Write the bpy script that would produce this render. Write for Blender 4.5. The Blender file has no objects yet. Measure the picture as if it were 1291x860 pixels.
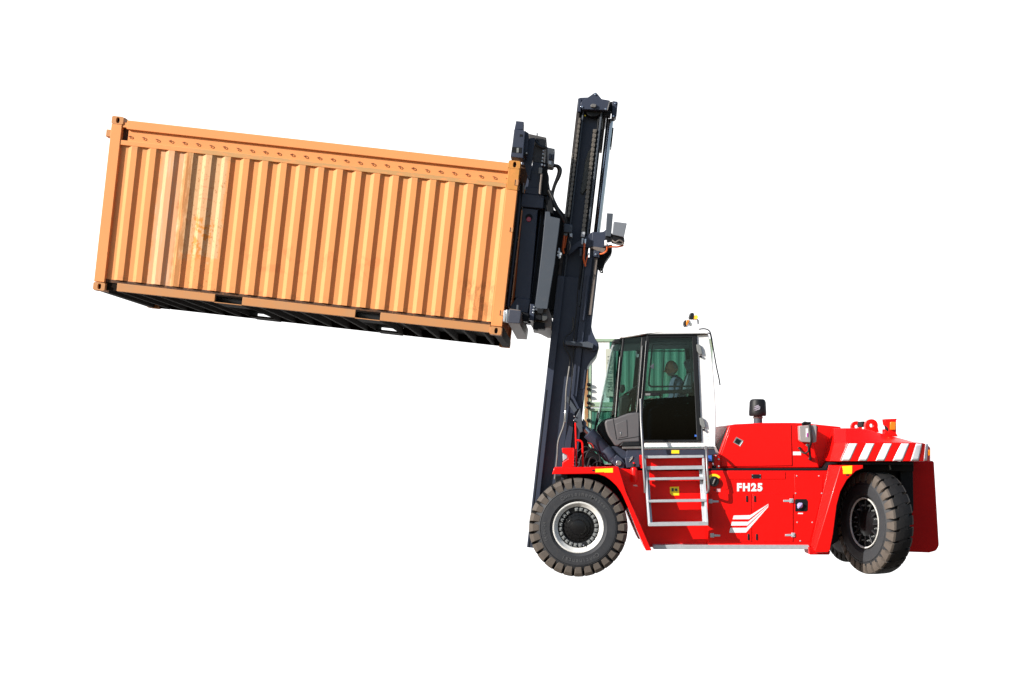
import bpy, bmesh, math, random
from mathutils import Vector, Matrix
random.seed(7)
R = math.radians
sc = bpy.context.scene
col = sc.collection

# ------------------------------------------------------------------ camera
F, VX, VY = 1530.0, 725.0, 562.0          # focal length and vanishing point of the photograph (px of 1291x860)
CAMY, CAMZ = -19.12, 1.91                 # eye height of somebody standing 18 m from the truck
cam = bpy.data.cameras.new('camera')
cam.sensor_width = 36.0
cam.lens = 36.0 * F / 1291.0
cam.shift_x = (645.5 - VX) / 1291.0
cam.shift_y = (VY - 430.0) / 1291.0
cam.clip_end = 2000
camo = bpy.data.objects.new('camera', cam)
camo.location = (0, CAMY, CAMZ)
camo.rotation_euler = (R(90), 0, 0)
col.objects.link(camo)
sc.camera = camo

# ------------------------------------------------------------------ light
SUN_AZ, SUN_EL = R(58), R(25)             # azimuth measured from the view axis towards the left
sdir = Vector((-math.sin(SUN_AZ)*math.cos(SUN_EL), -math.cos(SUN_AZ)*math.cos(SUN_EL), math.sin(SUN_EL)))
sun = bpy.data.lights.new('sun', 'SUN')
sun.energy = 5.0
sun.angle = R(0.5)
sun.color = (1.0, 0.95, 0.88)
suno = bpy.data.objects.new('sun', sun)
suno.rotation_euler = (-sdir).to_track_quat('-Z', 'Y').to_euler()
suno.location = sdir * 30
col.objects.link(suno)

wd = bpy.data.worlds.new('World')
sc.world = wd
wd.use_nodes = True
nt = wd.node_tree
nt.nodes.clear()
wout = nt.nodes.new('ShaderNodeOutputWorld')
sky = nt.nodes.new('ShaderNodeTexSky')
sky.sky_type = 'NISHITA'
sky.sun_disc = False
sky.sun_elevation = SUN_EL
sky.sun_rotation = math.atan2(sdir.x, sdir.y)
bg_sky = nt.nodes.new('ShaderNodeBackground'); bg_sky.inputs[1].default_value = 0.10
nt.links.new(sky.outputs[0], bg_sky.inputs[0])
bg_gnd = nt.nodes.new('ShaderNodeBackground'); bg_gnd.inputs[0].default_value = (0.125, 0.098, 0.074, 1); bg_gnd.inputs[1].default_value = 1.0
bg_wht = nt.nodes.new('ShaderNodeBackground'); bg_wht.inputs[0].default_value = (1, 1, 1, 1); bg_wht.inputs[1].default_value = 1.0
wtc = nt.nodes.new('ShaderNodeTexCoord')
wsp = nt.nodes.new('ShaderNodeSeparateXYZ')
nt.links.new(wtc.outputs['Generated'], wsp.inputs[0])
def wramp(sock, a, b):
    m = nt.nodes.new('ShaderNodeMapRange'); m.interpolation_type = 'SMOOTHSTEP'
    m.inputs[1].default_value = a; m.inputs[2].default_value = b
    nt.links.new(sock, m.inputs[0]); return m.outputs[0]
mixg = nt.nodes.new('ShaderNodeMixShader')
nt.links.new(wramp(wsp.outputs[2], -0.03, 0.03), mixg.inputs[0])
nt.links.new(bg_gnd.outputs[0], mixg.inputs[1]); nt.links.new(bg_sky.outputs[0], mixg.inputs[2])
mixw = nt.nodes.new('ShaderNodeMixShader')      # the white studio ground the photograph stands on lies beyond the truck
nt.links.new(wramp(wsp.outputs[1], 0.55, 0.68), mixw.inputs[0])
nt.links.new(mixg.outputs[0], mixw.inputs[1]); nt.links.new(bg_wht.outputs[0], mixw.inputs[2])
nt.links.new(mixw.outputs[0], wout.inputs[0])

sc.view_settings.view_transform = 'Standard'
sc.view_settings.look = 'None'
sc.view_settings.exposure = 0.55
sc.view_settings.gamma = 1.0
sc.cycles.max_bounces = 10
sc.cycles.transparent_max_bounces = 16

# ------------------------------------------------------------------ materials
def new_mat(name):
    m = bpy.data.materials.new(name); m.use_nodes = True
    t = m.node_tree
    return m, t, t.nodes['Principled BSDF']

def nd(t, kind, **kw):
    n = t.nodes.new(kind)
    for k, v in kw.items(): setattr(n, k, v)
    return n

def mth(t, op, a, b=None, clamp=False):
    n = t.nodes.new('ShaderNodeMath'); n.operation = op; n.use_clamp = clamp
    for i, v in enumerate((a, b)):
        if v is None: continue
        if isinstance(v, (int, float)): n.inputs[i].default_value = v
        else: t.links.new(v, n.inputs[i])
    return n.outputs[0]

def ramp(t, v, a, b):
    n = t.nodes.new('ShaderNodeMapRange'); n.interpolation_type = 'SMOOTHSTEP'
    n.inputs[1].default_value = a; n.inputs[2].default_value = b
    t.links.new(v, n.inputs[0]); return n.outputs[0]

def band(t, v, a, b, s=.02):
    return mth(t, 'MULTIPLY', ramp(t, v, a - s, a + s), mth(t, 'SUBTRACT', 1.0, ramp(t, v, b - s, b + s)))

def mixc(t, fac, a, b):
    n = t.nodes.new('ShaderNodeMix'); n.data_type = 'RGBA'
    if isinstance(fac, (int, float)): n.inputs[0].default_value = fac
    else: t.links.new(fac, n.inputs[0])
    for i, v in ((6, a), (7, b)):
        if isinstance(v, tuple): n.inputs[i].default_value = (*v[:3], 1)
        else: t.links.new(v, n.inputs[i])
    return n.outputs[2]

def noise(t, vec, scale, detail=4, rough=.6, dist=0.0):
    n = t.nodes.new('ShaderNodeTexNoise')
    n.inputs['Scale'].default_value = scale; n.inputs['Detail'].default_value = detail
    n.inputs['Roughness'].default_value = rough; n.inputs['Distortion'].default_value = dist
    if vec is not None: t.links.new(vec, n.inputs['Vector'])
    return n.outputs[0]

def mapping(t, vec, scale):
    n = t.nodes.new('ShaderNodeMapping'); n.inputs['Scale'].default_value = scale
    t.links.new(vec, n.inputs['Vector']); return n.outputs[0]

def mat(name, base, rough=.5, metal=0.0, var=.10, scale=5.0, bump=0.0, bscale=60.0, coat=0.0, spec=.5, dirt=None, dirt_amt=0.0):
    m, t, p = new_mat(name)
    tc = nd(t, 'ShaderNodeTexCoord')
    o = tc.outputs['Object']
    n1 = noise(t, o, scale, 5)
    lo = tuple(c * (1 - var) for c in base); hi = tuple(min(1, c * (1 + var)) for c in base)
    c = mixc(t, n1, lo, hi)
    if dirt:
        n2 = noise(t, o, scale * 2.3, 8, .7, .4)
        c = mixc(t, mth(t, 'MULTIPLY', ramp(t, n2, .5, .75), dirt_amt), c, dirt)
    t.links.new(c, p.inputs['Base Color'])
    n3 = noise(t, o, scale * 3, 6)
    rr = nd(t, 'ShaderNodeMapRange')
    rr.inputs[3].default_value = max(0.02, rough - .08); rr.inputs[4].default_value = min(1, rough + .10)
    t.links.new(n3, rr.inputs[0]); t.links.new(rr.outputs[0], p.inputs['Roughness'])
    p.inputs['Metallic'].default_value = metal
    p.inputs['Specular IOR Level'].default_value = spec
    if coat:
        p.inputs['Coat Weight'].default_value = coat; p.inputs['Coat Roughness'].default_value = .12
    if bump:
        b = nd(t, 'ShaderNodeBump'); b.inputs['Strength'].default_value = bump; b.inputs['Distance'].default_value = .01
        t.links.new(noise(t, o, bscale, 6), b.inputs['Height']); t.links.new(b.outputs[0], p.inputs['Normal'])
    return m

def emit_mat(name, base, c, s):
    m, t, p = new_mat(name)
    p.inputs['Base Color'].default_value = (*base, 1)
    p.inputs['Emission Color'].default_value = (*c, 1); p.inputs['Emission Strength'].default_value = s
    p.inputs['Roughness'].default_value = .2
    return m

def glass_mat(name, tint, refl=1.0):
    m = bpy.data.materials.new(name); m.use_nodes = True
    t = m.node_tree; t.nodes.clear()
    out = nd(t, 'ShaderNodeOutputMaterial')
    tr = nd(t, 'ShaderNodeBsdfTransparent'); tr.inputs[0].default_value = (*tint, 1)
    gl = nd(t, 'ShaderNodeBsdfGlossy'); gl.inputs['Roughness'].default_value = .02
    lw = nd(t, 'ShaderNodeLayerWeight'); lw.inputs[0].default_value = .5
    fr = mth(t, 'ADD', .022, mth(t, 'MULTIPLY', mth(t, 'POWER', lw.outputs['Facing'], 4.5), .55))
    mx = nd(t, 'ShaderNodeMixShader')
    t.links.new(mth(t, 'MULTIPLY', fr, refl), mx.inputs[0])
    t.links.new(tr.outputs[0], mx.inputs[1]); t.links.new(gl.outputs[0], mx.inputs[2])
    t.links.new(mx.outputs[0], out.inputs[0])
    return m

RED = mat('red_paint', (.80, .004, .003), .36, var=.07, scale=2.2, coat=.13, spec=.22, bump=.05, bscale=2.6)
REDDARK = mat('shaded_red_paint', (.52, .003, .003), .5, var=.10, scale=4, spec=.15, bump=.05, bscale=40)  # darker copy of the red paint, shade put into the colour
NAVY = mat('navy_steel_paint', (.031, .039, .064), .45, spec=.35, var=.14, scale=3, dirt=(.07, .065, .06), dirt_amt=.25, bump=.03, bscale=30)
GREYST = mat('grey_steel_paint', (.060, .072, .090), .5, spec=.3, var=.10, scale=3, dirt=(.13, .12, .11), dirt_amt=.25)
BLACK = mat('black_steel', (.006, .007, .009), .6, var=.2, scale=6, spec=.2)
RUBH = mat('black_hose_rubber', (.013, .013, .015), .38, var=.2, scale=9)
PLAST = mat('grey_plastic', (.095, .092, .098), .55, var=.08, scale=5, bump=.04, bscale=120)
DPLAST = mat('dark_plastic', (.0085, .0095, .0115), .5, var=.15, scale=8, spec=.3)
WHITE = mat('white_paint', (.80, .80, .80), .35, var=.03, scale=3)
DECAL = mat('white_decal', (.80, .80, .82), .45, var=.04, scale=6)
YELLOW = mat('yellow_decal', (.85, .68, .01), .5, var=.08, scale=30)
HANDR = mat('brushed_rail_steel', (.21, .21, .22), .36, metal=.5, var=.12, scale=8)
GALV = mat('galvanised_steel', (.46, .49, .52), .45, metal=.35, var=.22, scale=16, bump=.05, bscale=80)
CHROME = mat('chrome_steel', (.50, .50, .53), .24, metal=1.0, var=.05, scale=5)
STEEL = mat('bare_steel', (.17, .165, .16), .5, metal=.45, var=.25, scale=12, dirt=(.10, .075, .05), dirt_amt=.6)
CHAIN = mat('greased_chain_steel', (.17, .15, .13), .45, metal=.5, var=.35, scale=45, dirt=(.30, .22, .10), dirt_amt=.5)
BROWNST = mat('dusty_steel', (.15, .125, .11), .6, var=.2, scale=8, dirt=(.06, .05, .045), dirt_amt=.6)
RUBBER = mat('tyre_sidewall_rubber', (.036, .038, .043), .6, spec=.22, var=.18, scale=7, dirt=(.09, .08, .07), dirt_amt=.25, bump=.06, bscale=90)
TREAD = mat('dusty_tread_rubber', (.088, .072, .060), .75, var=.2, scale=12, dirt=(.05, .045, .04), dirt_amt=.5, bump=.12, bscale=70)
TREADB = mat('worn_shaded_tread_rubber', (.017, .017, .018), .75, spec=.2, var=.25, scale=12, dirt=(.05, .04, .034), dirt_amt=.3, bump=.12, bscale=70)  # worn tread; on the far wheel its dark colour stands in for shade
LETTER = mat('raised_rubber_lettering', (.075, .077, .082), .5, var=.2, scale=20)
RIMW = mat('white_rim_paint', (.66, .66, .64), .45, var=.08, scale=7, dirt=(.36, .33, .29), dirt_amt=.6)
HUBR = mat('grey_black_hub_paint', (.020, .021, .024), .35, var=.3, scale=20)
CLAMP = mat('grey_rim_clamp', (.19, .20, .20), .6, spec=.2, var=.2, scale=30)
HUBB = mat('black_hub_paint', (.006, .006, .007), .3, spec=.35, var=.3, scale=20)
ORANGE_H = mat('orange_cable', (.62, .10, .012), .45, var=.12, scale=30)
GOLD = mat('green_corner_rust', (.10, .13, .08), .7, var=.3, scale=6, dirt=(.30, .10, .03), dirt_amt=.9)
AMBER = mat('amber_lens', (.70, .20, .01), .2, var=.15, scale=30)
AMBERLIT = emit_mat('lit_amber_lens', (.8, .3, .02), (1.0, .36, .03), 1.3)
LENS = mat('lamp_lens', (.40, .41, .43), .12, var=.1, scale=20)
SCREEN = mat('blue_sticker', (.05, .16, .62), .35, var=.25, scale=18)
PURPLE = mat('lilac_cap_plastic', (.38, .34, .62), .3, var=.2, scale=12)
REFLEX = mat('red_reflector', (.42, .02, .06), .25, var=.2, scale=60)
GREY_BOX = mat('grey_metal_box', (.30, .27, .27), .45, var=.15, scale=9)
SKIN = mat('skin', (.50, .29, .21), .5, var=.1, scale=12)
HAIR = mat('grey_stubble', (.34, .27, .24), .8, var=.2, scale=40)
CLOTH = mat('navy_jacket_cloth', (.07, .09, .14), .85, var=.25, scale=14, bump=.15, bscale=60)
SEATF = mat('seat_cloth', (.11, .145, .17), .9, var=.35, scale=22, bump=.15, bscale=80)
GLASS = glass_mat('green_tinted_glass', (.75, .85, .83))
GLASSD = glass_mat('dark_tinted_glass', (.075, .10, .11), .5)

def container_paint(name, kind):
    """orange container paint with the bleached and rusted patches of the real one, in the container's own metres"""
    m, t, p = new_mat(name)
    tc = nd(t, 'ShaderNodeTexCoord'); o = tc.outputs['Object']
    sp = nd(t, 'ShaderNodeSeparateXYZ'); t.links.new(o, sp.inputs[0])
    u, w = sp.outputs[0], sp.outputs[2]
    base = (.73, .283, .094)
    n1 = noise(t, o, 1.4, 6, .6)
    c = mixc(t, n1, tuple(x * .90 for x in base), tuple(x * 1.10 for x in base))
    streak = noise(t, mapping(t, o, (26, 26, .9)), 1.0, 6, .65)
    if kind == 'panel':
        c = mixc(t, mth(t, 'MULTIPLY', ramp(t, streak, .55, .8), .25), c, (.66, .30, .13))
        blot = noise(t, o, 3.2, 7, .6, .6)
        rep = mth(t, 'MULTIPLY', band(t, u, 1.98, 4.3, .02), mth(t, 'MULTIPLY', ramp(t, blot, .52, .56), band(t, w, .55, .95, .03)))
        c = mixc(t, mth(t, 'MULTIPLY', rep, .45), c, (.62, .20, .065))
        wob = mth(t, 'ADD', mth(t, 'ADD', u, .07), mth(t, 'MULTIPLY', mth(t, 'SUBTRACT', noise(t, o, 4, 4), .5), .16))
        peach = band(t, wob, .84, 1.20, .03)
        c = mixc(t, mth(t, 'MULTIPLY', peach, .75), c, (.70, .36, .19))
        pale = mth(t, 'MULTIPLY', peach, ramp(t, noise(t, mapping(t, o, (30, 30, 2.2)), 1, 8, .7), .52, .62))
        c = mixc(t, mth(t, 'MULTIPLY', pale, .5), c, (.62, .45, .32))
        wb = mth(t, 'ADD', w, mth(t, 'MULTIPLY', mth(t, 'SUBTRACT', noise(t, o, 7, 5), .5), .5))
        beige = mth(t, 'MULTIPLY', band(t, wob, 1.26, 1.84, .02), ramp(t, wb, .60, .68))
        c = mixc(t, mth(t, 'MULTIPLY', beige, .92), c, mixc(t, streak, (.54, .30, .14), (.68, .43, .23)))
        rs = mth(t, 'MULTIPLY', band(t, wob, 1.18, 1.32, .03), ramp(t, noise(t, mapping(t, o, (22, 22, 3)), 1, 8, .75), .34, .52))
        c = mixc(t, mth(t, 'MULTIPLY', rs, .9), c, (.40, .165, .045))
        spots = mth(t, 'MULTIPLY', band(t, wob, 1.22, 1.9, .05), ramp(t, noise(t, mapping(t, o, (1, 1, .6)), 34, 6, .7), .57, .66))
        c = mixc(t, mth(t, 'MULTIPLY', spots, .8), c, (.36, .13, .03))
        big = mth(t, 'MULTIPLY', band(t, wob, 1.42, 1.72, .03), mth(t, 'MULTIPLY', band(t, w, .62, 1.25, .08), ramp(t, noise(t, o, 9, 7, .7), .48, .55)))
        c = mixc(t, mth(t, 'MULTIPLY', big, .9), c, (.58, .20, .02))
        lo = mth(t, 'MULTIPLY', band(t, u, 5.35, 5.9, .06), mth(t, 'MULTIPLY', band(t, w, .22, .75, .08), ramp(t, noise(t, mapping(t, o, (1, 1, .5)), 11, 8, .75), .47, .56)))
        c = mixc(t, mth(t, 'MULTIPLY', lo, .7), c, (.40, .16, .05))
        scr = mth(t, 'MULTIPLY', band(t, wob, 1.46, 1.66, .03), mth(t, 'MULTIPLY', band(t, w, 1.35, 1.85, .05), ramp(t, noise(t, mapping(t, o, (6, 6, 30)), 1, 6, .8), .54, .60)))
        c = mixc(t, mth(t, 'MULTIPLY', scr, .75), c, (.62, .22, .10))
        topd = mth(t, 'MULTIPLY', ramp(t, w, 2.04, 2.16), ramp(t, noise(t, o, 6, 7, .7), .44, .58))
        c = mixc(t, mth(t, 'MULTIPLY', topd, .6), c, (.45, .25, .10))
        botd = mth(t, 'MULTIPLY', mth(t, 'SUBTRACT', 1.0, ramp(t, w, .2, .3)), ramp(t, noise(t, o, 8, 7, .7), .5, .65))
        c = mixc(t, mth(t, 'MULTIPLY', botd, .55), c, (.35, .16, .06))
    elif kind == 'lip':
        g = mth(t, 'MULTIPLY', band(t, u, 1.2, 6.0, .3), ramp(t, noise(t, mapping(t, o, (2.2, 4, 14)), 1.4, 8, .7), .36, .54))
        c = mixc(t, mth(t, 'MULTIPLY', g, .85), c, (.45, .27, .11))
    elif kind == 'low':
        c = mixc(t, ramp(t, noise(t, o, 3, 8, .7), .3, .7), (.52, .225, .08), (.46, .23, .10))
        sp2 = ramp(t, noise(t, o, 30, 7, .75), .62, .72)
        c = mixc(t, mth(t, 'MULTIPLY', sp2, .5), c, (.25, .12, .05))
    elif kind == 'rusty':
        c = mixc(t, ramp(t, noise(t, o, 5, 8, .7), .35, .65), (.62, .25, .06), (.48, .22, .05))
        sp2 = ramp(t, noise(t, o, 22, 8, .75), .58, .68)
        c = mixc(t, mth(t, 'MULTIPLY', sp2, .7), c, (.22, .10, .03))
    t.links.new(c, p.inputs['Base Color'])
    p.inputs['Roughness'].default_value = .62
    p.inputs['Specular IOR Level'].default_value = .3
    b = nd(t, 'ShaderNodeBump'); b.inputs['Strength'].default_value = .10; b.inputs['Distance'].default_value = .004
    t.links.new(noise(t, o, 9, 7), b.inputs['Height']); t.links.new(b.outputs[0], p.inputs['Normal'])
    return m

C_PANEL = container_paint('container_panel_paint', 'panel')
C_RAIL = container_paint('container_rail_paint', 'rail')
C_LIP = container_paint('container_lip_paint', 'lip')
C_LOW = container_paint('container_sill_paint', 'low')
C_RUST = container_paint('container_rusted_post_paint', 'rusty')
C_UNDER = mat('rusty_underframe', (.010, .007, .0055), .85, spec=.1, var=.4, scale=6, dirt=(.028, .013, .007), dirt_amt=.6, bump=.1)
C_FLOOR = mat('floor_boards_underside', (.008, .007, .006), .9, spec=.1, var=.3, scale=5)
C_SEAM = mat('rusty_seam', (.060, .026, .012), .8, var=.5, scale=14, dirt=(.45, .16, .03), dirt_amt=.6)
GREENP = mat('green_container_paint', (.040, .170, .118), .6, var=.16, scale=1.5, dirt=(.16, .20, .12), dirt_amt=.35)
PALEG = mat('pale_green_container_frame', (.30, .42, .30), .6, var=.2, scale=2, dirt=(.30, .13, .05), dirt_amt=.8)
WPANEL = mat('white_backdrop_panel', (.82, .84, .82), .5, var=.02, scale=2)
PLATEB = mat('beige_marking_plate', (.48, .50, .42), .5, var=.1, scale=3)
INK = mat('dark_lettering', (.03, .06, .05), .6, var=.1, scale=5)

# ------------------------------------------------------------------ mesh helpers
ORG = {}
def W(px, py, Y):
    d = Y - CAMY
    return Vector(((px - VX) * d / F, Y, CAMZ - (py - VY) * d / F))
def LEN(n, Y): return n * (Y - CAMY) / F

class MB:
    def __init__(s): s.bm = bmesh.new()
    def poly_loft(s, a, b):
        """closed solid between two loops with the same number of points"""
        va = [s.bm.verts.new(p) for p in a]; vb = [s.bm.verts.new(p) for p in b]
        n = len(a)
        s.bm.faces.new(va); s.bm.faces.new(list(reversed(vb)))
        for i in range(n):
            j = (i + 1) % n
            s.bm.faces.new((va[j], va[i], vb[i], vb[j]))
        return s
    def plate(s, pts, Y0, Y1):
        a = [W(x, y, Y0) for x, y in pts]
        b = [Vector((p.x, Y1, p.z)) for p in a]
        return s.poly_loft(a, b)
    def loft_px(s, A, Y0, B, Y1):
        return s.poly_loft([W(x, y, Y0) for x, y in A], [W(x, y, Y1) for x, y in B])
    def ring(s, outer, inner, Y0, Y1):
        o0 = [W(x, y, Y0) for x, y in outer]; i0 = [W(x, y, Y0) for x, y in inner]
        return s.ring3(o0, i0, Vector((0, Y1 - Y0, 0)))
    def ring3(s, o0, i0, vec):
        n = len(o0)
        A = [s.bm.verts.new(p) for p in o0]; B = [s.bm.verts.new(p) for p in i0]
        C = [s.bm.verts.new(p + vec) for p in o0]; D = [s.bm.verts.new(p + vec) for p in i0]
        for i in range(n):
            j = (i + 1) % n
            s.bm.faces.new((A[i], A[j], B[j], B[i])); s.bm.faces.new((D[i], D[j], C[j], C[i]))
            s.bm.faces.new((A[j], A[i], C[i], C[j])); s.bm.faces.new((B[i], B[j], D[j], D[i]))
        return s
    def box(s, x0, x1, y0, y1, z0, z1):
        a = [Vector((x0, y0, z0)), Vector((x1, y0, z0)), Vector((x1, y0, z1)), Vector((x0, y0, z1))]
        return s.poly_loft(a, [Vector((p.x, y1, p.z)) for p in a])
    def obox(s, c, ax, ay, az, sx, sy, sz):
        """box with its own axes"""
        a = []
        for dx, dz in ((-1, -1), (1, -1), (1, 1), (-1, 1)): a.append(c + ax * dx * sx / 2 - ay * sy / 2 + az * dz * sz / 2)
        return s.poly_loft(a, [p + ay * sy for p in a])
    def tube(s, pts, r, seg=10, smooth=4, closed=False):
        pts = [Vector(p) for p in pts]
        if smooth and len(pts) > 2:
            q = []
            n = len(pts)
            for i in range(n - 1):
                p0, p1, p2, p3 = pts[max(0, i - 1)], pts[i], pts[i + 1], pts[min(n - 1, i + 2)]
                for k in range(smooth):
                    u = k / smooth
                    q.append(.5 * ((2 * p1) + (-p0 + p2) * u + (2 * p0 - 5 * p1 + 4 * p2 - p3) * u * u + (-p0 + 3 * p1 - 3 * p2 + p3) * u ** 3))
            q.append(pts[-1]); pts = q
        rings = []
        up = Vector((0, 1, 0.02)).normalized()
        for i, p in enumerate(pts):
            d = (pts[min(i + 1, len(pts) - 1)] - pts[max(i - 1, 0)])
            if d.length < 1e-6: d = Vector((0, 0, 1))
            d.normalize()
            a = up - d * up.dot(d)
            if a.length < .05: a = Vector((1, 0, 0)) - d * d.x
            a.normalize(); b = d.cross(a); up = a
            rr = r[min(i * len(r) // len(pts), len(r) - 1)] if isinstance(r, (list, tuple)) else r
            rings.append([s.bm.verts.new(p + (a * math.cos(2 * math.pi * k / seg) + b * math.sin(2 * math.pi * k / seg)) * rr) for k in range(seg)])
        for i in range(len(rings) - 1):
            for k in range(seg):
                j = (k + 1) % seg
                s.bm.faces.new((rings[i][k], rings[i][j], rings[i + 1][j], rings[i + 1][k]))
        s.bm.faces.new(list(reversed(rings[0]))); s.bm.faces.new(rings[-1])
        return s
    def lathe(s, prof, c, ax, seg=48, close=True):
        """prof: list of (radius, distance along ax)"""
        ax = ax.normalized()
        e1 = Vector((0, 0, 1)) - ax * ax.z
        if e1.length < .01: e1 = Vector((1, 0, 0))
        e1.normalize(); e2 = ax.cross(e1)
        rings = []
        for r, h in prof:
            if r < 1e-5: rings.append([s.bm.verts.new(c + ax * h)])
            else: rings.append([s.bm.verts.new(c + ax * h + (e1 * math.cos(2 * math.pi * k / seg) + e2 * math.sin(2 * math.pi * k / seg)) * r) for k in range(seg)])
        for a, b in zip(rings, rings[1:]):
            for k in range(seg):
                j = (k + 1) % seg
                if len(a) == 1 and len(b) == 1: continue
                if len(a) == 1: s.bm.faces.new((a[0], b[j], b[k]))
                elif len(b) == 1: s.bm.faces.new((a[k], a[j], b[0]))
                else: s.bm.faces.new((a[k], a[j], b[j], b[k]))
        return s
    def build(s, name, m, parent=None, bevel=0.0, seg=2, smooth=32, local=False, label=None):
        bmesh.ops.recalc_face_normals(s.bm, faces=s.bm.faces)
        if parent is not None and not local:
            bmesh.ops.translate(s.bm, verts=s.bm.verts, vec=-ORG[parent.name])
        me = bpy.data.meshes.new(name)
        s.bm.to_mesh(me); s.bm.free()
        for p in me.polygons: p.use_smooth = smooth > 12
        if smooth > 12: me.set_sharp_from_angle(angle=R(smooth))
        if m: me.materials.append(m)
        o = bpy.data.objects.new(name, me); col.objects.link(o)
        if parent is not None:
            o.parent = parent
            ORG[o.name] = ORG[parent.name]
        else: ORG[o.name] = Vector((0, 0, 0))
        if bevel:
            b = o.modifiers.new('bevel', 'BEVEL'); b.width = bevel; b.segments = seg; b.limit_method = 'ANGLE'; b.angle_limit = R(28)
        if label: o['label'] = label
        return o

def thing(name, label, cat, loc, roty=0.0, group=None):
    o = bpy.data.objects.new(name, None); col.objects.link(o)
    o.empty_display_size = .3
    o.location = loc; o.rotation_euler = (0, roty, 0)
    o['label'] = label; o['category'] = cat
    if group: o['group'] = group
    ORG[o.name] = Vector(loc)
    return o

def plate(name, pts, Y0, Y1, m, parent, bevel=.006, both=False, **kw):
    o = MB().plate(pts, Y0, Y1).build(name, m, parent, bevel, **kw)
    if both:
        b = MB(); a = [W(x, y, Y0) for x, y in pts]
        b.poly_loft([Vector((p.x, -Y0, p.z)) for p in a], [Vector((p.x, -Y1, p.z)) for p in a])
        b.build(name, m, parent, bevel, **kw)
    return o

def pxtube(name, pts, r, m, parent, seg=10, smooth=5):
    return MB().tube([W(*p) for p in pts], r, seg, smooth).build(name, m, parent)

def rect(x0, y0, x1, y1): return [(x0, y0), (x1, y0), (x1, y1), (x0, y1)]

def disc(name, px, py, Y0, Y1, rpx, m, parent, seg=28, bevel=.004):
    c = W(px, py, Y0); r = LEN(rpx, Y0)
    return MB().lathe([(0, 0), (r, 0), (r, Y1 - Y0), (0, Y1 - Y0)], c, Vector((0, 1, 0)), seg).build(name, m, parent, bevel)

def text_verts(txt, size, bold=0.0, extrude=0.0, space=1.0):
    cu = bpy.data.curves.new('lettering', 'FONT'); cu.body = txt; cu.size = size; cu.offset = bold; cu.extrude = extrude
    cu.resolution_u = 3; cu.space_character = space
    ob = bpy.data.objects.new('lettering', cu); col.objects.link(ob)
    dg = bpy.context.evaluated_depsgraph_get()
    me = ob.evaluated_get(dg).to_mesh()
    vs = [v.co.copy() for v in me.vertices]; fs = [tuple(p.vertices) for p in me.polygons]
    ob.evaluated_get(dg).to_mesh_clear()
    bpy.data.objects.remove(ob); bpy.data.curves.remove(cu)
    return vs, fs

def add_text(mb, txt, size, origin, ex, ey, bold=0.0, extrude=0.002, center=True, sx=1.0, space=1.0):
    vs, fs = text_verts(txt, size, bold, extrude, space)
    if not vs: return
    x0, x1 = min(v.x for v in vs), max(v.x for v in vs); y0, y1 = min(v.y for v in vs), max(v.y for v in vs)
    cx, cy = ((x0 + x1) / 2, (y0 + y1) / 2) if center else (0, 0)
    en = ex.cross(ey)
    vv = [mb.bm.verts.new(origin + ex * (v.x - cx) * sx + ey * (v.y - cy) + en * v.z) for v in vs]
    for f in fs:
        try: mb.bm.faces.new([vv[i] for i in f])
        except ValueError: pass

XP, YP, ZP = Vector((1, 0, 0)), Vector((0, 1, 0)), Vector((0, 0, 1))

# ================================================================== THE TRUCK
o0 = W(900, 690, 0); TR = thing('container_forklift', 'red heavy forklift truck with white cab and tilted dark mast, lifting the orange container', 'forklift', (o0.x, 0, 0))

# ---------------------------------------------------------------- chassis and body
chas = MB()
chas.plate([(700, 600), (790, 588), (812, 576), (905, 576), (905, 592), (1060, 592), (1060, 640), (1030, 684), (815, 684), (790, 640), (770, 690), (700, 690)], -.62, .62)
chassis = chas.build('chassis', BLACK, TR, .01)
plate('deck_plate', [(790, 566), (904, 565.5), (904, 577), (790, 577)], -1.0, 1.0, NAVY, chassis, .008)
plate('deck_frame', [(768, 563), (806, 563), (808, 592), (778, 592)], -.80, .80, NAVY, chassis, .008)
plate('hose_bulkhead', [(722, 544), (737, 545), (742, 562), (760, 580), (764, 593), (722, 593)], -.52, .52, BLACK, chassis, .01)
plate('deck_edge', rect(812, 575.3, 887, 577.2), -1.085, -1.0, RED, chassis, .004)
plate('warning_label', rect(846.5, 567.6, 856.3, 571.8), -1.004, -1.0, YELLOW, chassis, 0)
body = plate('side_body', [(893, 593.5), (1046, 593.5), (1046, 690), (893, 690)], -1.25, 1.25, RED, TR, .012)
plate('step_recess_panel', [(778, 590), (806, 593.5), (893, 593.5), (893, 690), (818, 690)], -1.10, 1.10, RED, TR, .008)
plate('step_back_panel', [(808, 577.3), (905, 577.3), (905, 590.5), (808, 590.5)], -1.06, 1.06, RED, TR, .006)
plate('bracket_plate', [(892, 573.5), (908, 573.5), (908, 591), (892, 591)], -1.13, -1.06, RED, TR, .005)
for bx, by in ((906, 579), (906.3, 587.8), (902.5, 574.8)):
    disc('bolt', bx, by, -1.145, -1.13, 1.1, GALV, chassis, 10, .002)
plate('gap_seal', [(893, 590.6), (1040, 590.6), (1046, 583), (1062, 581.8), (1062, 584), (1048, 585.5), (1042, 593.4), (893, 593.4)], -1.235, -.9, BLACK, body, .003)
plate('cabinet_door', rect(896.5, 622.6, 947.6, 683.2), -1.262, -1.25, RED, body, .004)
plate('cabinet_door', rect(949.0, 622.6, 999.6, 683.2), -1.262, -1.25, RED, body, .004)
plate('drawer_front', [(917, 595), (990, 595), (990, 604), (917, 604)], -1.259, -1.25, RED, body, .003)
plate('access_panel', [(1001.5, 598), (1037.5, 598), (1036.5, 622), (1021, 683), (1004, 683)], -1.259, -1.25, RED, body, .003)
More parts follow.
